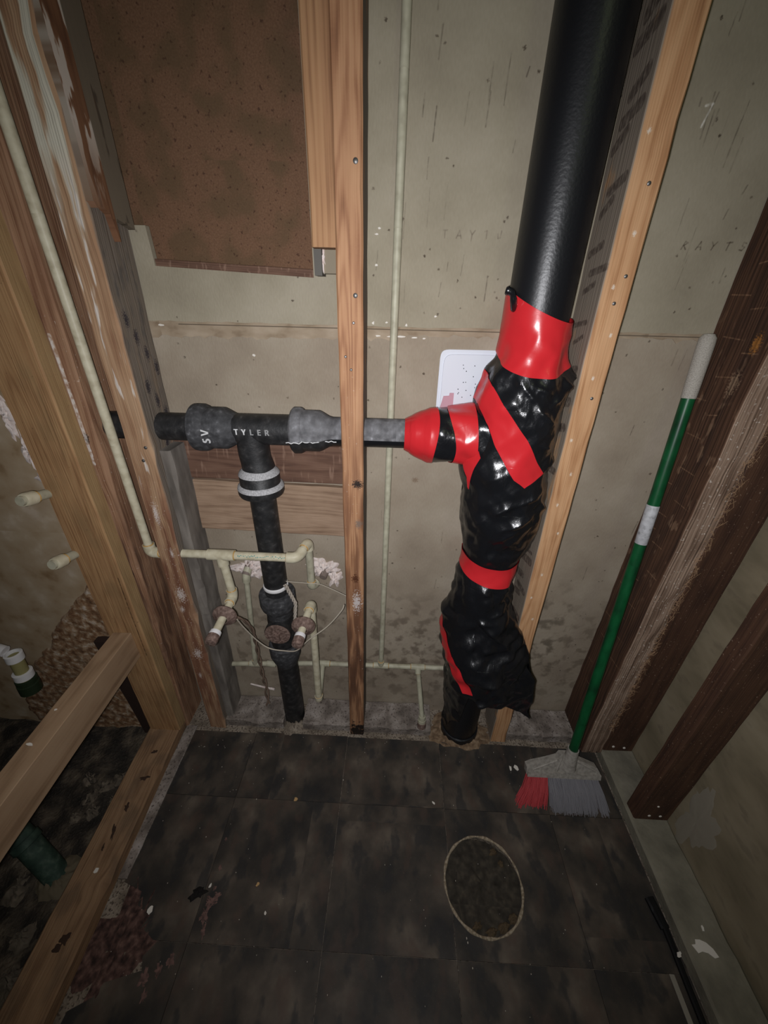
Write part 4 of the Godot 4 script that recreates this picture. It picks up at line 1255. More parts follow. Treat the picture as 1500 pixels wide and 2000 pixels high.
func wrapping() -> void:
	wn.seed = 301
	wn.frequency = 1.0
	wn.noise_type = FastNoiseLite.TYPE_SIMPLEX_SMOOTH
	wn.fractal_octaves = 2
	for a in [[wn2, 302], [wn3, 303]]:
		a[0].seed = a[1]
		a[0].frequency = 1.0
		a[0].noise_type = FastNoiseLite.TYPE_CELLULAR
		a[0].fractal_type = FastNoiseLite.FRACTAL_NONE
		a[0].cellular_jitter = 1.0
		a[0].cellular_return_type = FastNoiseLite.RETURN_DISTANCE
	var t := thing("plastic_wrap", "crinkled black plastic sheet bound round the stack and its wye with red tape", "plastic wrap", Vector3(0.253, 0.2, -0.045))
	var rim := [[-90, 0.3], [-55, 0.42], [-25, 0.425], [-8, 0.40], [-2, 0.235], [5, 0.222], [18, 0.236], [32, 0.252], [60, 0.288], [90, 0.325], [104, 0.345], [110, 0.34], [128, 0.16], [150, 0.06], [185, 0.04], [215, 0.06], [240, 0.25], [270, 0.3]]
	var nt := 240
	var ny := 260
	var g := []
	for i in ny + 1:
		var row := []
		for k in nt:
			var deg := -90.0 + 360.0 * k / nt
			var th := deg_to_rad(deg)
			var top := 1.272 - 0.02 * (1.0 + cos(th))
			var y := lerpf(top, lut(rim, deg), float(i) / ny)
			row.append(bagp(th, y))
		g.append(row)
	var st := begin()
	st.set_smooth_group(0)
	for i in ny:
		for k in nt:
			var k1 := (k + 1) % nt
			# seen from outside, angles run from right to front
			quad(st, g[i + 1][k1], g[i + 1][k], g[i][k], g[i][k1])
	obj("sheet", st, M.bag, t)
	# sleeve round the wye
	var sl := [[0.018, 0.032], [0.022, 0.034], [0.04, 0.043], [0.058, 0.049], [0.07, 0.0545], [0.09, 0.0575], [0.115, 0.0575], [0.14, 0.06], [0.165, 0.066], [0.2, 0.074], [0.235, 0.07]]
	var skin := func(x: float, an: float, off: float) -> Vector3:
		var r := lut(sl, x)
		var cy := 1.032 + 0.006 * smoothstep(0.05, 0.2, x)
		var p := Vector3(x, cy + sin(an) * r, -0.05 + cos(an) * minf(r, 0.053 if cos(an) < 0 else 1.0))
		var nr := Vector3(-0.2, sin(an), cos(an)).normalized()
		p += nr * (off + creases(p, 0.45 if x > 0.03 else 0.1) + 0.0016 * sin(an * 7.0 + x * 60.0) * smoothstep(0.03, 0.1, x))
		if p.z < -0.1025:
			p.z = -0.1025
		return p
	var wrapx := func(called: String, x0: Callable, x1: Callable, off: float, m: Material, label: String, two: bool) -> void:
		var s2 := begin()
		s2.set_smooth_group(0)
		var nx := 40
		var na := 90
		for layer in (2 if two else 1):
			var gg := []
			for i in nx + 1:
				var row := []
				for k in na:
					var an := TAU * k / na
					row.append(skin.call(lerpf(x0.call(an), x1.call(an), float(i) / nx), an, off - 0.001 * layer))
				gg.append(row)
			s2.set_smooth_group(layer)
			for i in nx:
				for k in na:
					var k1 := (k + 1) % na
					quad(s2, gg[i][k], gg[i][k1], gg[i + 1][k1], gg[i + 1][k])
		obj(called, s2, m, t, label)
	wrapx.call("sleeve", func(_a): return 0.035, func(_a): return 0.235, 0.0, M.bag, "black plastic sleeve round the wye", false)
	wrapx.call("red_tape", func(_a): return 0.018, func(a): return 0.084 + 0.004 * sin(a * 2.0), 0.002, M.red, "wide red tape closing the sleeve on the side pipe", true)
	# the second band slopes and runs into a tail below
	wrapx.call("red_tape", func(a): return 0.117 + 0.012 * cos(a * 2.0 + 0.4) * 0.5 - 0.006 * sin(a), func(a): return 0.166 - 0.006 * sin(a) , 0.0022, M.red, "red tape band round the wye", true)
	tape(t, [Vector2(196, 1.02), Vector2(172, 1.0), Vector2(160, 0.985), Vector2(150, 0.96), Vector2(152, 0.935)], [Vector2(156, 1.035), Vector2(144, 1.03), Vector2(136, 1.01), Vector2(140, 0.99), Vector2(150, 0.93)], "pointed tail of red tape under the wye", 30, 12, 0.006, 0.5)
	# bands on the stack
	var up := []
	var lo := []
	for i in 49:
		var deg := -90.0 + 360.0 * i / 48
		var c := cos(deg_to_rad(deg))
		var s := sin(deg_to_rad(deg))
		up.append(Vector2(deg, 1.288 - 0.024 * c - 0.018 * maxf(0.0, s)))
		lo.append(Vector2(deg, 1.199 - 0.004 * c - 0.03 * maxf(0.0, s)))
	tape(t, up, lo, "broad red tape collar at the top of the wrap", 110, 16, 0.0024, 1.0)
	up = []
	lo = []
	for i in 49:
		var deg := -90.0 + 360.0 * i / 48
		var c := cos(deg_to_rad(deg))
		var s := sin(deg_to_rad(deg))
		up.append(Vector2(deg, 0.738 - 0.006 * c - 0.012 * maxf(0.0, s)))
		lo.append(Vector2(deg, 0.695 - 0.008 * c - 0.018 * maxf(0.0, s)))
	tape(t, up, lo, "narrow red tape band tied round the waist of the wrap", 110, 8, 0.0024, 0.7)
	tape(t, [Vector2(182, 1.172), Vector2(150, 1.155), Vector2(120, 1.115), Vector2(92, 1.06), Vector2(70, 1.01), Vector2(56, 0.985)], [Vector2(186, 1.115), Vector2(160, 1.11), Vector2(137, 1.075), Vector2(115, 1.02), Vector2(97, 0.975), Vector2(83, 0.958)], "long red tape strip slanting down across the wrap", 60, 10)
	tape(t, [Vector2(172, 0.532), Vector2(150, 0.475), Vector2(122, 0.405), Vector2(103, 0.362)], [Vector2(190, 0.52), Vector2(172, 0.46), Vector2(140, 0.385), Vector2(119, 0.35)], "short red tape strip low on the left of the wrap", 40, 8)
	# loose corners of the sheet sticking out
	st = begin()
	tube(st, smooth_path([Vector3(0.199, 1.275, -0.01), Vector3(0.192, 1.292, 0.004), Vector3(0.186, 1.303, 0.008), Vector3(0.176, 1.306, 0.006)], 5), [0.003, 0.005, 0.006, 0.006, 0.006, 0.006, 0.0055, 0.005, 0.005, 0.0055, 0.006, 0.006, 0.0065, 0.007, 0.0065, 0.005], 7)
	obj("loose_corner", st, M.bag, t)

# ------------------------------------------------------------ supply pipes
func run(called: String, parent: Node3D, pts: Array, r: float, m: Material, label := "") -> void:
	var st := begin()
	tube(st, pts, r, 18)
	obj(called, st, m, parent, label)

# socket elbow: bend at b between a and c with thicker lips
func elbow(parent: Node3D, a: Vector3, b: Vector3, c: Vector3, r: float, m: Material, arm := 0.024) -> void:
	var p0 := b + (a - b).normalized() * arm
	var p1 := b + (c - b).normalized() * arm
	var pts := [p0] + bend(p0, b, p1, arm * 0.62, 8) + [p1]
	var st := begin()
	tube(st, pts, r * 1.3, 20)
	var o := obj("elbow", st, m, parent)
	glue_ring(o, p0, (a - b).normalized(), r)
	glue_ring(o, p1, (c - b).normalized(), r)

func glue_ring(parent: Node3D, at: Vector3, dir: Vector3, r: float) -> void:
	lpart("glue_ring", parent, [[r, 0.002], [r * 1.12, 0.001], [r * 1.2, -0.001]], aim(at, dir), M.glue, 18)

func tee(parent: Node3D, at: Vector3, axis: Vector3, side: Vector3, r: float, m: Material, arm := 0.026, sarm := 0.026) -> void:
	var st := begin()
	tube(st, [at - axis * arm, at + axis * arm], r * 1.32, 20)
	tube(st, [at, at + side * sarm], r * 1.32, 20)
	var o := obj("tee", st, m, parent)
	for d in [axis, -axis]:
		glue_ring(o, at + d * arm, d, r)
	glue_ring(o, at + side * sarm, side, r)

func stub_end(parent: Node3D, a: Vector3, b: Vector3, r: float) -> void:
	var dir := (b - a).normalized()
	var n := a.distance_to(b)
	run("stub", parent, [a, a + dir * (n - 0.03)], r, M.cpvc)
	lpart("adapter_collar", parent, [[r, 0.0], [r * 1.35, 0.001], [r * 1.4, 0.012], [r * 1.3, 0.014]], aim(a + dir * (n - 0.034), dir), M.white, 20)
	lpart("cap", parent, [[r * 1.2, 0.0], [r * 1.42, 0.002], [r * 1.46, 0.018], [r * 1.3, 0.023], [r * 0.8, 0.024], [0.0, 0.024]], aim(a + dir * (n - 0.024), dir), M.rust, 22, "corroded reddish cap")

func escutcheon(parent: Node3D, at: Vector3, r: float) -> void:
	lpart("escutcheon", parent, [[0.0115, 0.012], [0.0145, 0.011], [0.017, 0.007], [r * 0.8, 0.003], [r, -0.002], [r * 1.01, -0.005], [r * 0.95, -0.006]], aim(at, Vector3(0.05, 0.06, 1)), M.rust, 36, "corroded round cover plate")

func supply() -> void:
	var r := 0.0108
	var z := -0.0135
	var y := 0.715
	# left riser with the cross run that feeds both faucet stubs
	var t := thing("supply_pipe", "cream riser at far left turning through the whitewashed stud to a tee and elbow", "pipe", Vector3(-0.612, y, z))
	var xr := -0.611
	run("riser", t, [Vector3(xr + 0.006, 2.39, -0.004), Vector3(xr, y + 0.02, z)], r * 0.88, M.cpvc)
	elbow(t, Vector3(xr, y + 0.3, z), Vector3(xr, y, z), Vector3(-0.4, y, z), r, M.cpvc)
	run("cross_run", t, [Vector3(xr + 0.02, y, z), Vector3(-0.24, y, z)], r, M.cpvc)
	tee(t, Vector3(-0.43, y, z), Vector3.RIGHT, Vector3.DOWN, r, M.cpvc, 0.034, 0.03)
	var st := begin()
	var rng := RandomNumberGenerator.new()
	rng.seed = 5
	for i in 34:   # worn print along the run, no longer legible
		var x := -0.385 + i * 0.0038
		var a := rng.randf_range(0.2, 0.6)
		st.set_smooth_group(-1)
		var rr := r + 0.0003
		var hh := rng.randf_range(0.08, 0.3)
		quad(st, Vector3(x, y + sin(a) * rr, z + cos(a) * rr), Vector3(x + 0.0022, y + sin(a) * rr, z + cos(a) * rr), Vector3(x + 0.0022, y + sin(a + hh) * rr, z + cos(a + hh) * rr), Vector3(x, y + sin(a + hh) * rr, z + cos(a + hh) * rr))
	var pr := obj("faded_print", st, M.print, t)
	pr.set_meta("kind", "stuff")
	var ex := Vector3(-0.237, y, z)
	var e2 := Vector3(-0.221, y + 0.012, -0.068)
	elbow(t, Vector3(-0.4, y, z), ex, e2, r, M.cpvc, 0.026)
	run("link", t, [ex, e2], r, M.cpvc)
	elbow(t, ex, e2, e2 + Vector3.DOWN, r, M.cpvc, 0.022)
	run("drop", t, [e2, Vector3(-0.221, 0.59, -0.068)], r * 0.95, M.cpvc_grey)
	elbow(t, e2, Vector3(-0.221, 0.578, -0.068), Vector3(-0.19, 0.59, -0.12), r * 0.95, M.cpvc_grey, 0.02)
	# left faucet stub hangs on the tee
	run("drop", t, [Vector3(-0.43, y - 0.02, z), Vector3(-0.424, 0.6, z)], r, M.cpvc)
	elbow(t, Vector3(-0.424, 0.8, z), Vector3(-0.424, 0.578, z), Vector3(-0.425, 0.57, 0.3), r, M.cpvc, 0.024)
	escutcheon(t, Vector3(-0.427, 0.562, 0.045), 0.031)
	stub_end(t, Vector3(-0.424, 0.576, z), Vector3(-0.431, 0.552, 0.125), r * 0.95)
	# right faucet stub comes up from the low line
	t = thing("supply_pipe", "cream plastic pipe looping up from the low line to the right capped faucet stub", "pipe", Vector3(-0.222, 0.13, -0.03))
	var q0 := Vector3(-0.219, 0.545, -0.035)
	var q1 := Vector3(-0.221, 0.137, -0.028)
	run("riser", t, [q0, q1], r, M.cpvc)
	elbow(t, q1, q0, Vector3(-0.221, 0.535, 0.2), r * 1.05, M.cpvc, 0.026)
	escutcheon(t, Vector3(-0.226, 0.53, 0.038), 0.031)
	stub_end(t, q0, Vector3(-0.229, 0.526, 0.098), r * 0.95)
	elbow(t, q0, q1, Vector3(-0.214, 0.238, -0.086), r * 0.9, M.cpvc, 0.018)
	run("riser", t, [q1, Vector3(-0.214, 0.238, -0.086)], r * 0.85, M.cpvc_grey)
	# low line along the plate with its tall thin riser
	var zl := -0.088
	t = thing("supply_pipe", "thin cream line along the bottom plate with the tall riser right of centre stud", "pipe", Vector3(-0.02, 0.24, zl))
	var rl := 0.0078
	run("low_line", t, [Vector3(-0.53, 0.214, zl), Vector3(-0.214, 0.238, zl), Vector3(0.2, 0.243, zl)], rl, M.cpvc_grey)
	run("riser", t, [Vector3(-0.022, 0.243, zl), Vector3(-0.001, 2.39, zl)], rl, M.cpvc_grey)
	tee(t, Vector3(-0.022, 0.241, zl), Vector3.RIGHT, Vector3.UP, rl, M.cpvc_grey, 0.024, 0.02)
	tee(t, Vector3(-0.214, 0.238, zl), Vector3.RIGHT, Vector3(-0.1, -0.9, 0.4).normalized(), rl, M.cpvc_grey, 0.024, 0.02)
	tee(t, Vector3(-0.438, 0.221, zl), Vector3.RIGHT, Vector3.UP, rl, M.cpvc_grey, 0.02, 0.02)
	tee(t, Vector3(0.098, 0.242, zl), Vector3.RIGHT, Vector3(0.1, -0.8, 0.5).normalized(), rl, M.cpvc_grey, 0.022, 0.02)
	lpart("coupling", t, [[rl, 0.0], [rl * 1.35, 0.001], [rl * 1.35, 0.03], [rl, 0.031]], aim(Vector3(-0.4, 0.224, zl), Vector3.RIGHT), M.cpvc_grey, 18)
	run("branch", t, [Vector3(0.098, 0.242, zl), Vector3(0.121, 0.07, -0.021)], rl, M.cpvc_grey)
	var bd := Vector3(0.003, -0.9, 0.2).normalized()
	lpart("adapter_collar", t, [[rl, 0.0], [0.0115, 0.001], [0.0115, 0.014], [0.0135, 0.015], [0.0135, 0.024], [0.011, 0.026]], aim(Vector3(0.1205, 0.082, -0.0245), bd), M.cpvc_grey, 20)
	lpart("cap", t, [[0.012, 0.0], [0.0145, 0.001], [0.0145, 0.02], [0.012, 0.023], [0.006, 0.022], [0.0, 0.019]], aim(Vector3(0.1206, 0.058, -0.019), bd), M.rust, 24, "corroded metal cap")
	# pipe behind, from the left hole in the wall down to the low line
	t = thing("supply_pipe", "grey cream pipe bending down out of the plaster patch left of the vertical drain", "pipe", Vector3(-0.41, 0.6, -0.09))
	var h0 := Vector3(-0.402, 0.628, -0.115)
	var h1 := Vector3(-0.41, 0.598, -0.082)
	run("wall_pipe", t, [h0, h1], r * 1.05, M.stubgrey, "stained grey pipe end in the wall")
	elbow(t, h0, h1, Vector3(-0.436, 0.24, -0.088), rl * 1.15, M.cpvc_grey, 0.022)
	run("drop", t, [h1, Vector3(-0.437, 0.235, -0.086)], rl, M.cpvc_grey)

func wall_things() -> void:
	# plaster clumps round the two pipe holes
	for i in 2:
		var x: float = [-0.408, -0.198][i]
		var t := thing("plaster_patch", ["ragged pinkish white plaster clump round the pipe hole left of the vertical drain", "ragged pinkish white plaster clump round the pipe hole right of the vertical drain"][i], "plaster", Vector3(x, 0.61, WZ), "plaster clumps round pipe holes")
		var st := begin()
		splat(st, on_wall(x + 0.004, 0.614, WZ), 0.04, 0.034, 0.010, 81 + i * 5, 0.75, 8, 44, 0.9)
		if i == 1:
			splat(st, on_wall(x + 0.035, 0.585, WZ), 0.02, 0.03, 0.009, 84, 0.7, 6, 30, 0.9)
		obj("clump", st, M.plaster, t)
	var pipe2 := thing("wall_stub", "stained pipe end in the plaster clump right of the vertical drain", "pipe", Vector3(-0.19, 0.6, -0.1))
	run("stub", pipe2, [Vector3(-0.182, 0.612, -0.12), Vector3(-0.192, 0.6, -0.082)], 0.0105, M.stubgrey)
	# white plate behind the wrap
	var t := thing("access_plate", "white square plastic plate with a torn pink patch, behind the wrapped stack", "plate", Vector3(0.14, 1.13, WZ))
	var st := begin()
	var rp := PackedVector2Array()
	for c in [[0.24, 1.19], [0.098, 1.19], [0.098, 1.05], [0.24, 1.05]]:
		pass
	for k in 32:
		var a := TAU * k / 32
		var sx := signf(cos(a)) * pow(absf(cos(a)), 0.16)
		var sy := signf(sin(a)) * pow(absf(sin(a)), 0.16)
		rp.append(Vector2(0.168 + sx * 0.082, 1.118 + sy * 0.082))
	prism(st, rp, Transform3D.IDENTITY, WZ, WZ + 0.003)
	obj("flange", st, M.whiteplate, t)
	st = begin()
	rp = PackedVector2Array()
	for k in 32:
		var a := TAU * k / 32
		rp.append(Vector2(0.168 + signf(cos(a)) * pow(absf(cos(a)), 0.2) * 0.074, 1.117 + signf(sin(a)) * pow(absf(sin(a)), 0.2) * 0.074))
	prism(st, rp, Transform3D.IDENTITY, WZ + 0.003, WZ + 0.008)
	obj("lid", st, M.whiteplate, t)
	st = begin()
	var pk := PackedVector2Array([Vector2(0.094, 1.08), Vector2(0.097, 1.092), Vector2(0.1, 1.106), Vector2(0.112, 1.107), Vector2(0.113, 1.113), Vector2(0.122, 1.113), Vector2(0.1225, 1.078)])
	prism(st, pk, Transform3D.IDENTITY, WZ + 0.008, WZ + 0.0095)
	obj("paper_remnant", st, M.pink, t, "torn pink paper patch")
	st = begin()
	var rng := RandomNumberGenerator.new()
	rng.seed = 12
	for i in 16:
		chip(st, on_wall(rng.randf_range(0.13, 0.17), rng.randf_range(1.1, 1.18), WZ + 0.008), 0.0012, 0.0012, 0.0006, i)
	obj("grit", st, M.dark, t).set_meta("kind", "stuff")
	# wire and fraying rope hung over the stubs
	t = thing("wire", "thin slack wire strung from the centre stud past both faucet stubs", "wire", Vector3(-0.3, 0.42, -0.02))
	st = begin()
	tube(st, smooth_path([Vector3(-0.4, 0.545, 0.036), Vector3(-0.395, 0.5, 0.02), Vector3(-0.375, 0.43, 0.0), Vector3(-0.345, 0.395, -0.004), Vector3(-0.3, 0.392, 0.0), Vector3(-0.26, 0.408, 0.01), Vector3(-0.222, 0.455, 0.012), Vector3(-0.17, 0.5, 0.004), Vector3(-0.13, 0.555, 0.0), Vector3(-0.122, 0.575, -0.004)], 8), 0.0019, 8)
	obj("front_strand", st, M.wire, t)
	st = begin()
	tube(st, smooth_path([Vector3(-0.122, 0.565, -0.05), Vector3(-0.19, 0.592, -0.06), Vector3(-0.225, 0.6, -0.055), Vector3(-0.285, 0.612, -0.045)], 6), 0.0012, 8)
	obj("back_strand", st, M.wire, t)
	t = thing("rope", "frayed grey cord hanging beside the vertical drain's upper cleanout hub", "rope", Vector3(-0.265, 0.55, -0.04))
	st = begin()
	for k in 3:
		var pts := []
		for i in 30:
			var s := i / 29.0
			var b := Vector3(-0.283, 0.612, -0.03).lerp(Vector3(-0.255, 0.565, -0.012), minf(1, s * 2.0))
			if s > 0.5:
				b = Vector3(-0.255, 0.565, -0.012).lerp(Vector3(-0.262, 0.487, 0.0), (s - 0.5) * 2.0)
			var an := s * 26.0 + k * TAU / 3
			pts.append(b + Vector3(cos(an), 0.3 * sin(an), sin(an)) * (0.0042 - 0.0022 * s))
		tube(st, pts, 0.0026, 6)
	obj("cord", st, M.rope, t)
	t = thing("rope", "frayed brown cord hanging from the left faucet stub down to the bottom plate", "rope", Vector3(-0.42, 0.3, -0.03))
	st = begin()
	var way := smooth_path([Vector3(-0.415, 0.55, 0.03), Vector3(-0.4, 0.505, 0.0), Vector3(-0.398, 0.44, -0.03), Vector3(-0.405, 0.36, -0.05), Vector3(-0.41, 0.28, -0.062), Vector3(-0.412, 0.2, -0.066), Vector3(-0.41, 0.13, -0.07), Vector3(-0.41, 0.05, -0.06)], 8)
	for k in 2:
		var pts := []
		for i in way.size():
			var an := i * 0.55 + k * PI
			pts.append(way[i] + Vector3(cos(an), 0, sin(an)) * (0.002 + 0.0035 * i / way.size()))
		tube(st, pts, 0.003, 6)
	obj("cord", st, mat(rgb(120, 100, 86), 0.95), t)
	t = thing("debris_stick", "pale splinter lying on the plate left of the vertical drain", "debris", Vector3(-0.43, 0.05, -0.08))
	st = begin()
	tube(st, [Vector3(-0.475, 0.105, -0.096), Vector3(-0.42, 0.1, -0.088), Vector3(-0.388, 0.1, -0.084)], [0.003, 0.004, 0.005], 6)
	obj("splinter", st, M.plaster, t)

func tub_side() -> void:
	# wall surface left of the corner post
	var t := struct("wall_tub", "stained plaster wall left of the corner post with a brown mortar patch")
	panel("plaster_sheet", t, rect(-1.75, -0.1, -0.745, 2.4), Transform3D.IDENTITY, -0.03, -0.004, M.oldplaster)
	var st := begin()
	# tile mortar left on the wall
	var n := FastNoiseLite.new()
	n.seed = 91
	n.frequency = 26.0
	n.fractal_octaves = 5
	var nx := 70
	var ny := 100
	st.set_smooth_group(0)
	var hgt := func(x: float, y: float) -> float:
		var d := minf(minf(x + 1.2, -0.762 - x), 0.69 - y - 0.34 * maxf(0.0, -0.79 - x) / 0.28 - 0.05)
		d += 0.03 * n.get_noise_2d(x * 0.35, y * 0.35)
		return -0.006 + clampf(d / 0.012, 0, 1) * (0.008 + 0.0045 * n.get_noise_2d(x, y))
	for i in nx:
		for k in ny:
			var q := []
			for e in [[i, k], [i + 1, k], [i + 1, k + 1], [i, k + 1]]:
				var x := -1.22 + 0.47 * float(e[0]) / nx
				var y := -0.03 + 0.74 * float(e[1]) / ny
				q.append(Vector3(x, y, hgt.call(x, y)))
			quad(st, q[0], q[1], q[2], q[3], Vector2(q[0].x, q[0].y), Vector2(q[1].x, q[1].y), Vector2(q[2].x, q[2].y), Vector2(q[3].x, q[3].y))
	obj("tile_mortar", st, M.thinset, t, "rough brown patch of old tile mortar")
	st = begin()
	for p in [[-0.815, 1.06, 0.012, 0.05], [-0.8, 0.985, 0.014, 0.045], [-0.784, 0.93, 0.022, 0.026], [-0.83, 1.11, 0.02, 0.03]]:
		splat(st, on_wall(p[0], p[1], -0.004), p[2], p[3], 0.006, int(p[1] * 700), 0.6, 6, 26, 0.8)
	obj("plaster_edge", st, M.plaster, t, "white broken plaster edge along the post")
	for i in 2:
		var y: float = [0.91, 0.748][i]
		var c := thing("capped_stub", ["upper capped cream pipe stub sticking out left of the corner post", "lower capped cream pipe stub sticking out left of the corner post"][i], "pipe", Vector3(-0.735, y, 0.06))
		var a := Vector3(-0.757, y - 0.022, -0.02)
		var b := Vector3(-0.762, y + 0.003, 0.1)
		run("stub", c, [a, b], 0.0105, M.cpvc_grey)
		glue_ring(c, a.lerp(b, 0.72), (b - a).normalized(), 0.0108)
		lpart("cap", c, [[0.0108, 0.0], [0.0145, 0.001], [0.0148, 0.022], [0.013, 0.0255], [0.0, 0.0262]], aim(a.lerp(b, 0.74), b - a), M.cpvc, 24, "cream plastic cap")
		st = begin()
		splat(st, on_wall(-0.765, y - 0.01, -0.003), 0.035, 0.022, 0.004, 95 + i, 0.8, 6, 30, 0.9)
		obj("hole_plaster", st, M.plaster, t)
	# valve at the far left edge
	var v := thing("tub_valve", "white and olive pipe fitting with a dark green nut at the far left edge", "valve", Vector3(-1.05, 0.32, 0.06))
	var d := Vector3(-0.01, -1, 0.06).normalized()
	var at := Vector3(-1.047, 0.392, 0.062)
	run("body", v, [at, at + d * 0.1], 0.0165, mat(rgb(150, 142, 96), 0.5))
	lpart("collar", v, [[0.016, 0.0], [0.021, 0.002], [0.021, 0.024], [0.016, 0.026]], aim(at - d * 0.012, d), M.white, 24, "white plastic collar")
	lpart("collar", v, [[0.016, 0.0], [0.0235, 0.002], [0.0235, 0.022], [0.018, 0.024]], aim(at + d * 0.058, d), M.white, 24, "white plastic collar")
	lpart("nut", v, [[0.02, 0.0], [0.0255, 0.002], [0.0255, 0.012], [0.023, 0.014], [0.023, 0.018], [0.0265, 0.02], [0.0265, 0.05], [0.0, 0.05]], aim(at + d * 0.084, d), M.valvegreen, 24, "dark green ribbed nut")
	run("side_arm", v, bend(at + Vector3(-0.06, 0.0, -0.02), at + Vector3(-0.045, 0.03, 0.0), at + d * -0.01, 0.03), 0.015, M.white)
	# old tub drain in the ground
	var g := thing("tub_drain", "corroded green pipe leaning out of a pale cement ring in the dark ground", "pipe", Vector3(-0.82, 0, 0.39))
	run("pipe", g, [Vector3(-0.822, -0.02, 0.392), Vector3(-0.878, 0.06, 0.366), Vector3(-0.95, 0.16, 0.335)], 0.027, M.greenpipe)
	lpart("coupling", g, [[0.026, 0.0], [0.031, 0.002], [0.031, 0.02], [0.026, 0.022]], aim(Vector3(-0.885, 0.07, 0.363), Vector3(-0.7, 0.8, -0.3)), M.greenpipe, 24)
	st = begin()
	splat(st, on_floor(-0.815, -0.018, 0.397), 0.052, 0.045, 0.016, 63, 0.15, 7, 36, 0.5)
	obj("cement_ring", st, mat(rgb(104, 94, 76), 0.95), g)
	# low dark framing behind the post
	var f := thing("tub_blocking", "dark wet board low behind the corner post in the tub recess", "board", Vector3(-0.85, 0.1, 0.0))
	st = begin()
	timber(st, Vector3(-0.79, -0.02, 0.012), Vector3(-0.815, 0.42, 0.012), Vector3.BACK, 0.05, 0.022, 10, 0.002, 0.002, 64)
	obj("timber", st, mat(rgb(50, 36, 30), 0.8), f)

func broom() -> void:
	var foot := Vector3(0.5535, 0.135, 0.098)
	var top := Vector3(0.595, 1.243, -0.072)
	var d := (top - foot).normalized()
	var t := thing("broom", "green handled broom with grey head and red edged bristles leaning in the right corner", "broom", Vector3(0.5535, 0, 0.13))
	var n := foot.distance_to(top)
	lpart("handle", t, [[0.0125, 0.0], [0.0125, n - 0.05]], aim(foot, d), M.green, 24)
	lpart("grip", t, [[0.0128, 0.0], [0.0135, 0.002], [0.0142, 0.03], [0.015, 0.1], [0.0145, 0.112], [0.01, 0.119], [0.0, 0.12]], aim(foot + d * (n - 0.12), d), M.grip, 24, "worn whitish hand grip")
	lpart("label_band", t, [[0.0126, 0.0], [0.0132, 0.0008], [0.0132, 0.094], [0.0126, 0.095]], aim(foot + d * (n - 0.445), d), M.sticker, 24, "white sticker band")
	lpart("ferrule", t, [[0.013, 0.012], [0.0155, 0.012], [0.0165, 0.0], [0.019, -0.035], [0.022, -0.06]], aim(foot, d), M.broomplastic, 24)
	# head: a flat triangle of plastic with a thick lower bar, its face tipped back
	var fz := Vector3(0, 0.32, 0.95).normalized()
	var xa := Vector3.RIGHT
	var ya := fz.cross(xa).normalized()
	var hx := Transform3D(Basis(xa, ya, fz), Vector3(0.536, 0.050, 0.117))
	var st := begin()
	var outl := PackedVector2Array([Vector2(-0.108, 0.0), Vector2(0.108, 0.0), Vector2(0.107, 0.018), Vector2(0.098, 0.032), Vector2(0.06, 0.048), Vector2(0.035, 0.058), Vector2(0.028, 0.07), Vector2(-0.012, 0.07), Vector2(-0.02, 0.058), Vector2(-0.05, 0.046), Vector2(-0.095, 0.032), Vector2(-0.109, 0.024)])
	prism(st, outl, hx, -0.014, 0.006)
	obj("head", st, M.broomplastic, t)
	st = begin()
	prism(st, PackedVector2Array([Vector2(-0.106, -0.004), Vector2(0.11, -0.004), Vector2(0.11, 0.012), Vector2(-0.106, 0.012)]), hx, -0.018, 0.0125)
	obj("head_bar", st, M.broomplastic, t)
	st = begin()
	for s in [[Vector2(-0.09, 0.016), Vector2(-0.022, 0.052)], [Vector2(0.098, 0.02), Vector2(0.036, 0.052)], [Vector2(-0.012, 0.055), Vector2(-0.02, 0.015)], [Vector2(0.03, 0.055), Vector2(0.034, 0.02)]]:
		var a: Vector3 = hx * Vector3(s[0].x, s[0].y, 0.006)
		var b: Vector3 = hx * Vector3(s[1].x, s[1].y, 0.006)
		st = begin()
		tube(st, [a, b], 0.0028, 8)
		obj("head_rib", st, M.broomplastic, t)
	# bristles fan forward on to the floor
	for part in 2:
		st = begin()
		var rng := RandomNumberGenerator.new()
		rng.seed = 71 + part
		for i in (620 if part == 0 else 260):
			var u := rng.randf_range(-0.42, 1.0) if part == 0 else rng.randf_range(-1.0, -0.45)
			var w := rng.randf_range(-1.0, 1.0)
			var a: Vector3 = hx * Vector3(u * 0.103, -0.003, w * 0.011)
			var b := Vector3(0.538 + u * 0.108 + (u if absf(u) > 0.8 else 0.0) * 0.008 - (0.03 if part == 1 else 0.0) * -(u) + rng.randf_range(-0.004, 0.004), 0.002 + rng.randf() * 0.004, 0.19 + w * 0.012 + rng.randf_range(-0.006, 0.006) - (0.012 if part == 1 else 0.0))
			tube(st, [a, a.lerp(b, 0.5) + Vector3(0, 0.006, 0.006), b], 0.0011, 4, false)
		var o := obj("bristles", st, M.bristle if part == 0 else M.bristle_red, t, "grey bristles" if part == 0 else "faded red bristles")
		o.set_meta("kind", "stuff")

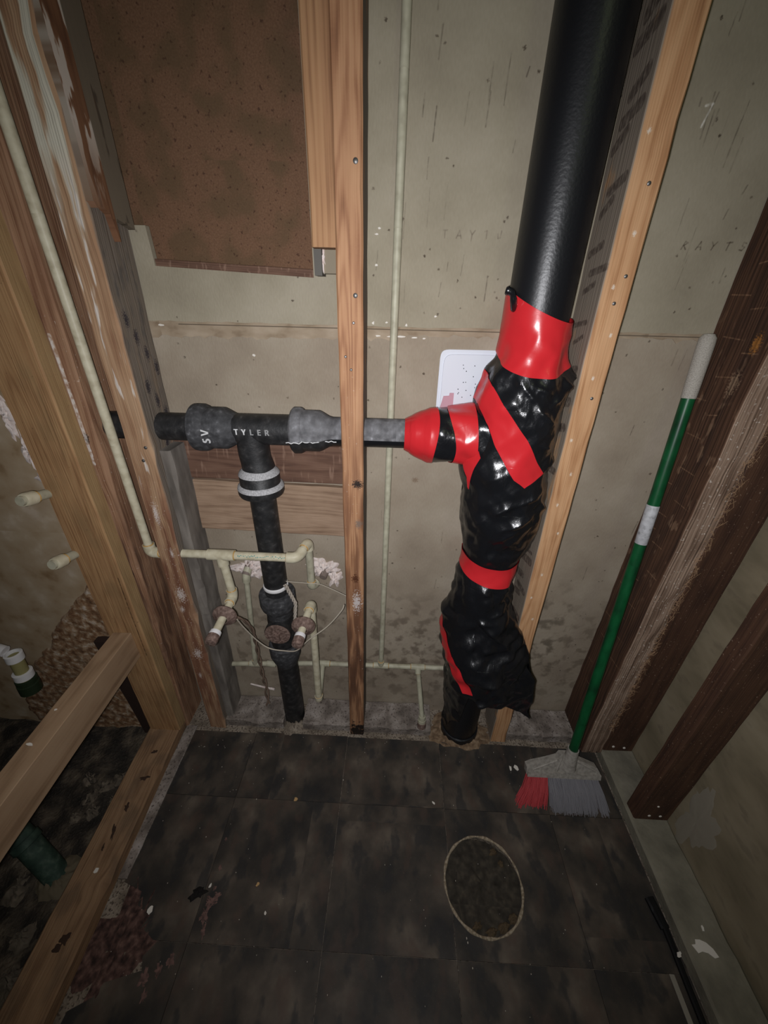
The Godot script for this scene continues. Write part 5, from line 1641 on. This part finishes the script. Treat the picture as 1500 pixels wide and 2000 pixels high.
func floor_things() -> void:
	# black seal strip and its pale companion along the right sill
	var t := thing("rubber_strip", "black rubber strip lying along the right sill", "strip", Vector3(0.668, 0, 0.48))
	var st := begin()
	timber(st, Vector3(0.676, 0.007, 0.40), Vector3(0.662, 0.007, 0.9), Vector3.UP, 0.012, 0.012, 20, 0.0015, 0.003, 3)
	obj("strip", st, M.blackrubber, t)
	st = begin()
	timber(st, Vector3(0.668, 0.007, 0.372), Vector3(0.677, 0.006, 0.425), Vector3.UP, 0.021, 0.014, 8, 0.004, 0.004, 4)
	obj("clump", st, M.blackrubber, t, "thicker ragged black end")
	t = thing("trim_strip", "narrow pale strip of trim beside the black rubber strip at the bottom edge", "strip", Vector3(0.65, 0, 0.6))
	st = begin()
	timber(st, Vector3(0.6495, 0.003, 0.496), Vector3(0.640, 0.003, 0.9), Vector3.UP, 0.011, 0.004, 10, 0.0005, 0.001, 5)
	obj("strip", st, mat(rgb(140, 134, 122), 0.8), t)
	# larger chips, one by one: x, y, z, half sizes, label
	var chips := [
		[0.4, 0.0, 0.083, 0.004, 0.009, "left and narrower of two white paint chips left of the broom head"],
		[0.417, 0.0, 0.08, 0.008, 0.01, "right and larger of two white paint chips left of the broom head"],
		[0.728, 0.0405, 0.462, 0.024, 0.013, "largest white paint flake, curved, on the right sill"],
		[0.678, 0.016, 0.468, 0.004, 0.008, "small white chip on the black rubber strip beside the curved flake"],
		[0.745, 0.0405, 0.43, 0.003, 0.006, "tiny white chip on the right sill above the curved flake"],
		[-0.70, 0.0415, 0.395, 0.006, 0.006, "white chip on the left floor plate below the row of gouges"],
		[-0.545, 0.003, 0.447, 0.011, 0.008, "white plaster crumb on the adhesive bed beside the left plate"],
		[-0.255, 0.0, 0.2, 0.006, 0.006, "yellowish crumb on the joint of the second tile row"],
		[-0.305, 0.0, 0.39, 0.004, 0.005, "yellowish crumb on the middle left tile"],
		[-0.27, 0.0, 0.44, 0.003, 0.004, "white crumb on the middle left tile near its lower joint"],
		[0.149, 0.0, 0.19, 0.003, 0.005, "white crumb near the tile corner above the round hole"],
		[-0.722, 0.4815, 0.34, 0.003, 0.009, "long white chip on top of the partition rail, nearer the left edge"],
		[-0.728, 0.4815, 0.265, 0.002, 0.004, "tiny white chip on top of the partition rail, farther along"],
		[-0.422, 0.0, 0.398, 0.003, 0.006, "white crumb beside the pink adhesive streak"]]
	var i := 0
	for c in chips:
		var o := thing("paint_chip", c[5], "paint chip", Vector3(c[0], c[1], c[2]))
		st = begin()
		if i == 2:
			var poly := PackedVector2Array([Vector2(-0.026, 0.002), Vector2(-0.017, 0.004), Vector2(-0.014, 0.012), Vector2(-0.004, 0.013), Vector2(0.008, 0.01), Vector2(0.018, 0.002), Vector2(0.024, -0.010), Vector2(0.014, -0.013), Vector2(0.004, -0.007), Vector2(-0.008, -0.006), Vector2(-0.018, -0.01)])
			prism(st, poly, on_floor(c[0], c[1], c[2], -0.1), 0.0, 0.0012)
		else:
			chip(st, on_floor(c[0], c[1], c[2], i * 0.7), c[3], c[4], 0.0015, 300 + i)
		obj("flake", st, M.flake if not (i in [7, 8]) else mat(rgb(186, 150, 104), 0.9), o)
		i += 1
	t = thing("dirt_clump", "black leaf-like clump on the tiles by the pink adhesive streak", "debris", Vector3(-0.445, 0, 0.41))
	st = begin()
	splat(st, on_floor(-0.447, 0.0, 0.412, 0.5), 0.02, 0.012, 0.006, 8, 0.6, 6, 24, 0.8)
	obj("clump", st, M.dark, t)
	t = thing("debris_stick", "pale straw lying between broom bristles and right sill", "debris", Vector3(0.645, 0, 0.13))
	st = begin()
	tube(st, [Vector3(0.638, 0.02, 0.125), Vector3(0.65, 0.003, 0.152)], 0.0016, 6)
	obj("stick", st, M.straw, t)
	# uncountable fine grit swept over the tiles
	var mm := MultiMesh.new()
	mm.transform_format = MultiMesh.TRANSFORM_3D
	var cst := begin()
	chip(cst, on_floor(0, 0, 0), 1.0, 1.0, 0.6, 4)
	cst.generate_normals()
	var cm := cst.commit()
	cm.surface_set_material(0, mat(rgb(176, 168, 156), 0.9))
	mm.mesh = cm
	var rng := RandomNumberGenerator.new()
	rng.seed = 99
	mm.instance_count = 150
	for k in 150:
		var x := rng.randf_range(-0.62, 0.64)
		var z := rng.randf_range(0.02, 0.6)
		if k % 3 == 0:
			z = rng.randf_range(0.015, 0.08)
		if k % 5 == 0:
			x = rng.randf_range(-0.62, -0.35)
		var s := 0.0005 + 0.0011 * rng.randf() * rng.randf()
		mm.set_instance_transform(k, Transform3D(Basis(Vector3.UP, rng.randf() * TAU).scaled(Vector3(s, s, s * rng.randf_range(0.8, 2.0))), Vector3(x, 0.0003, z)))
	var mi := MultiMeshInstance3D.new()
	mi.name = "grit"
	mi.multimesh = mm
	add_child(mi)
	tag(mi, "fine pale grit scattered over the dark tiles", "grit", "", "stuff")
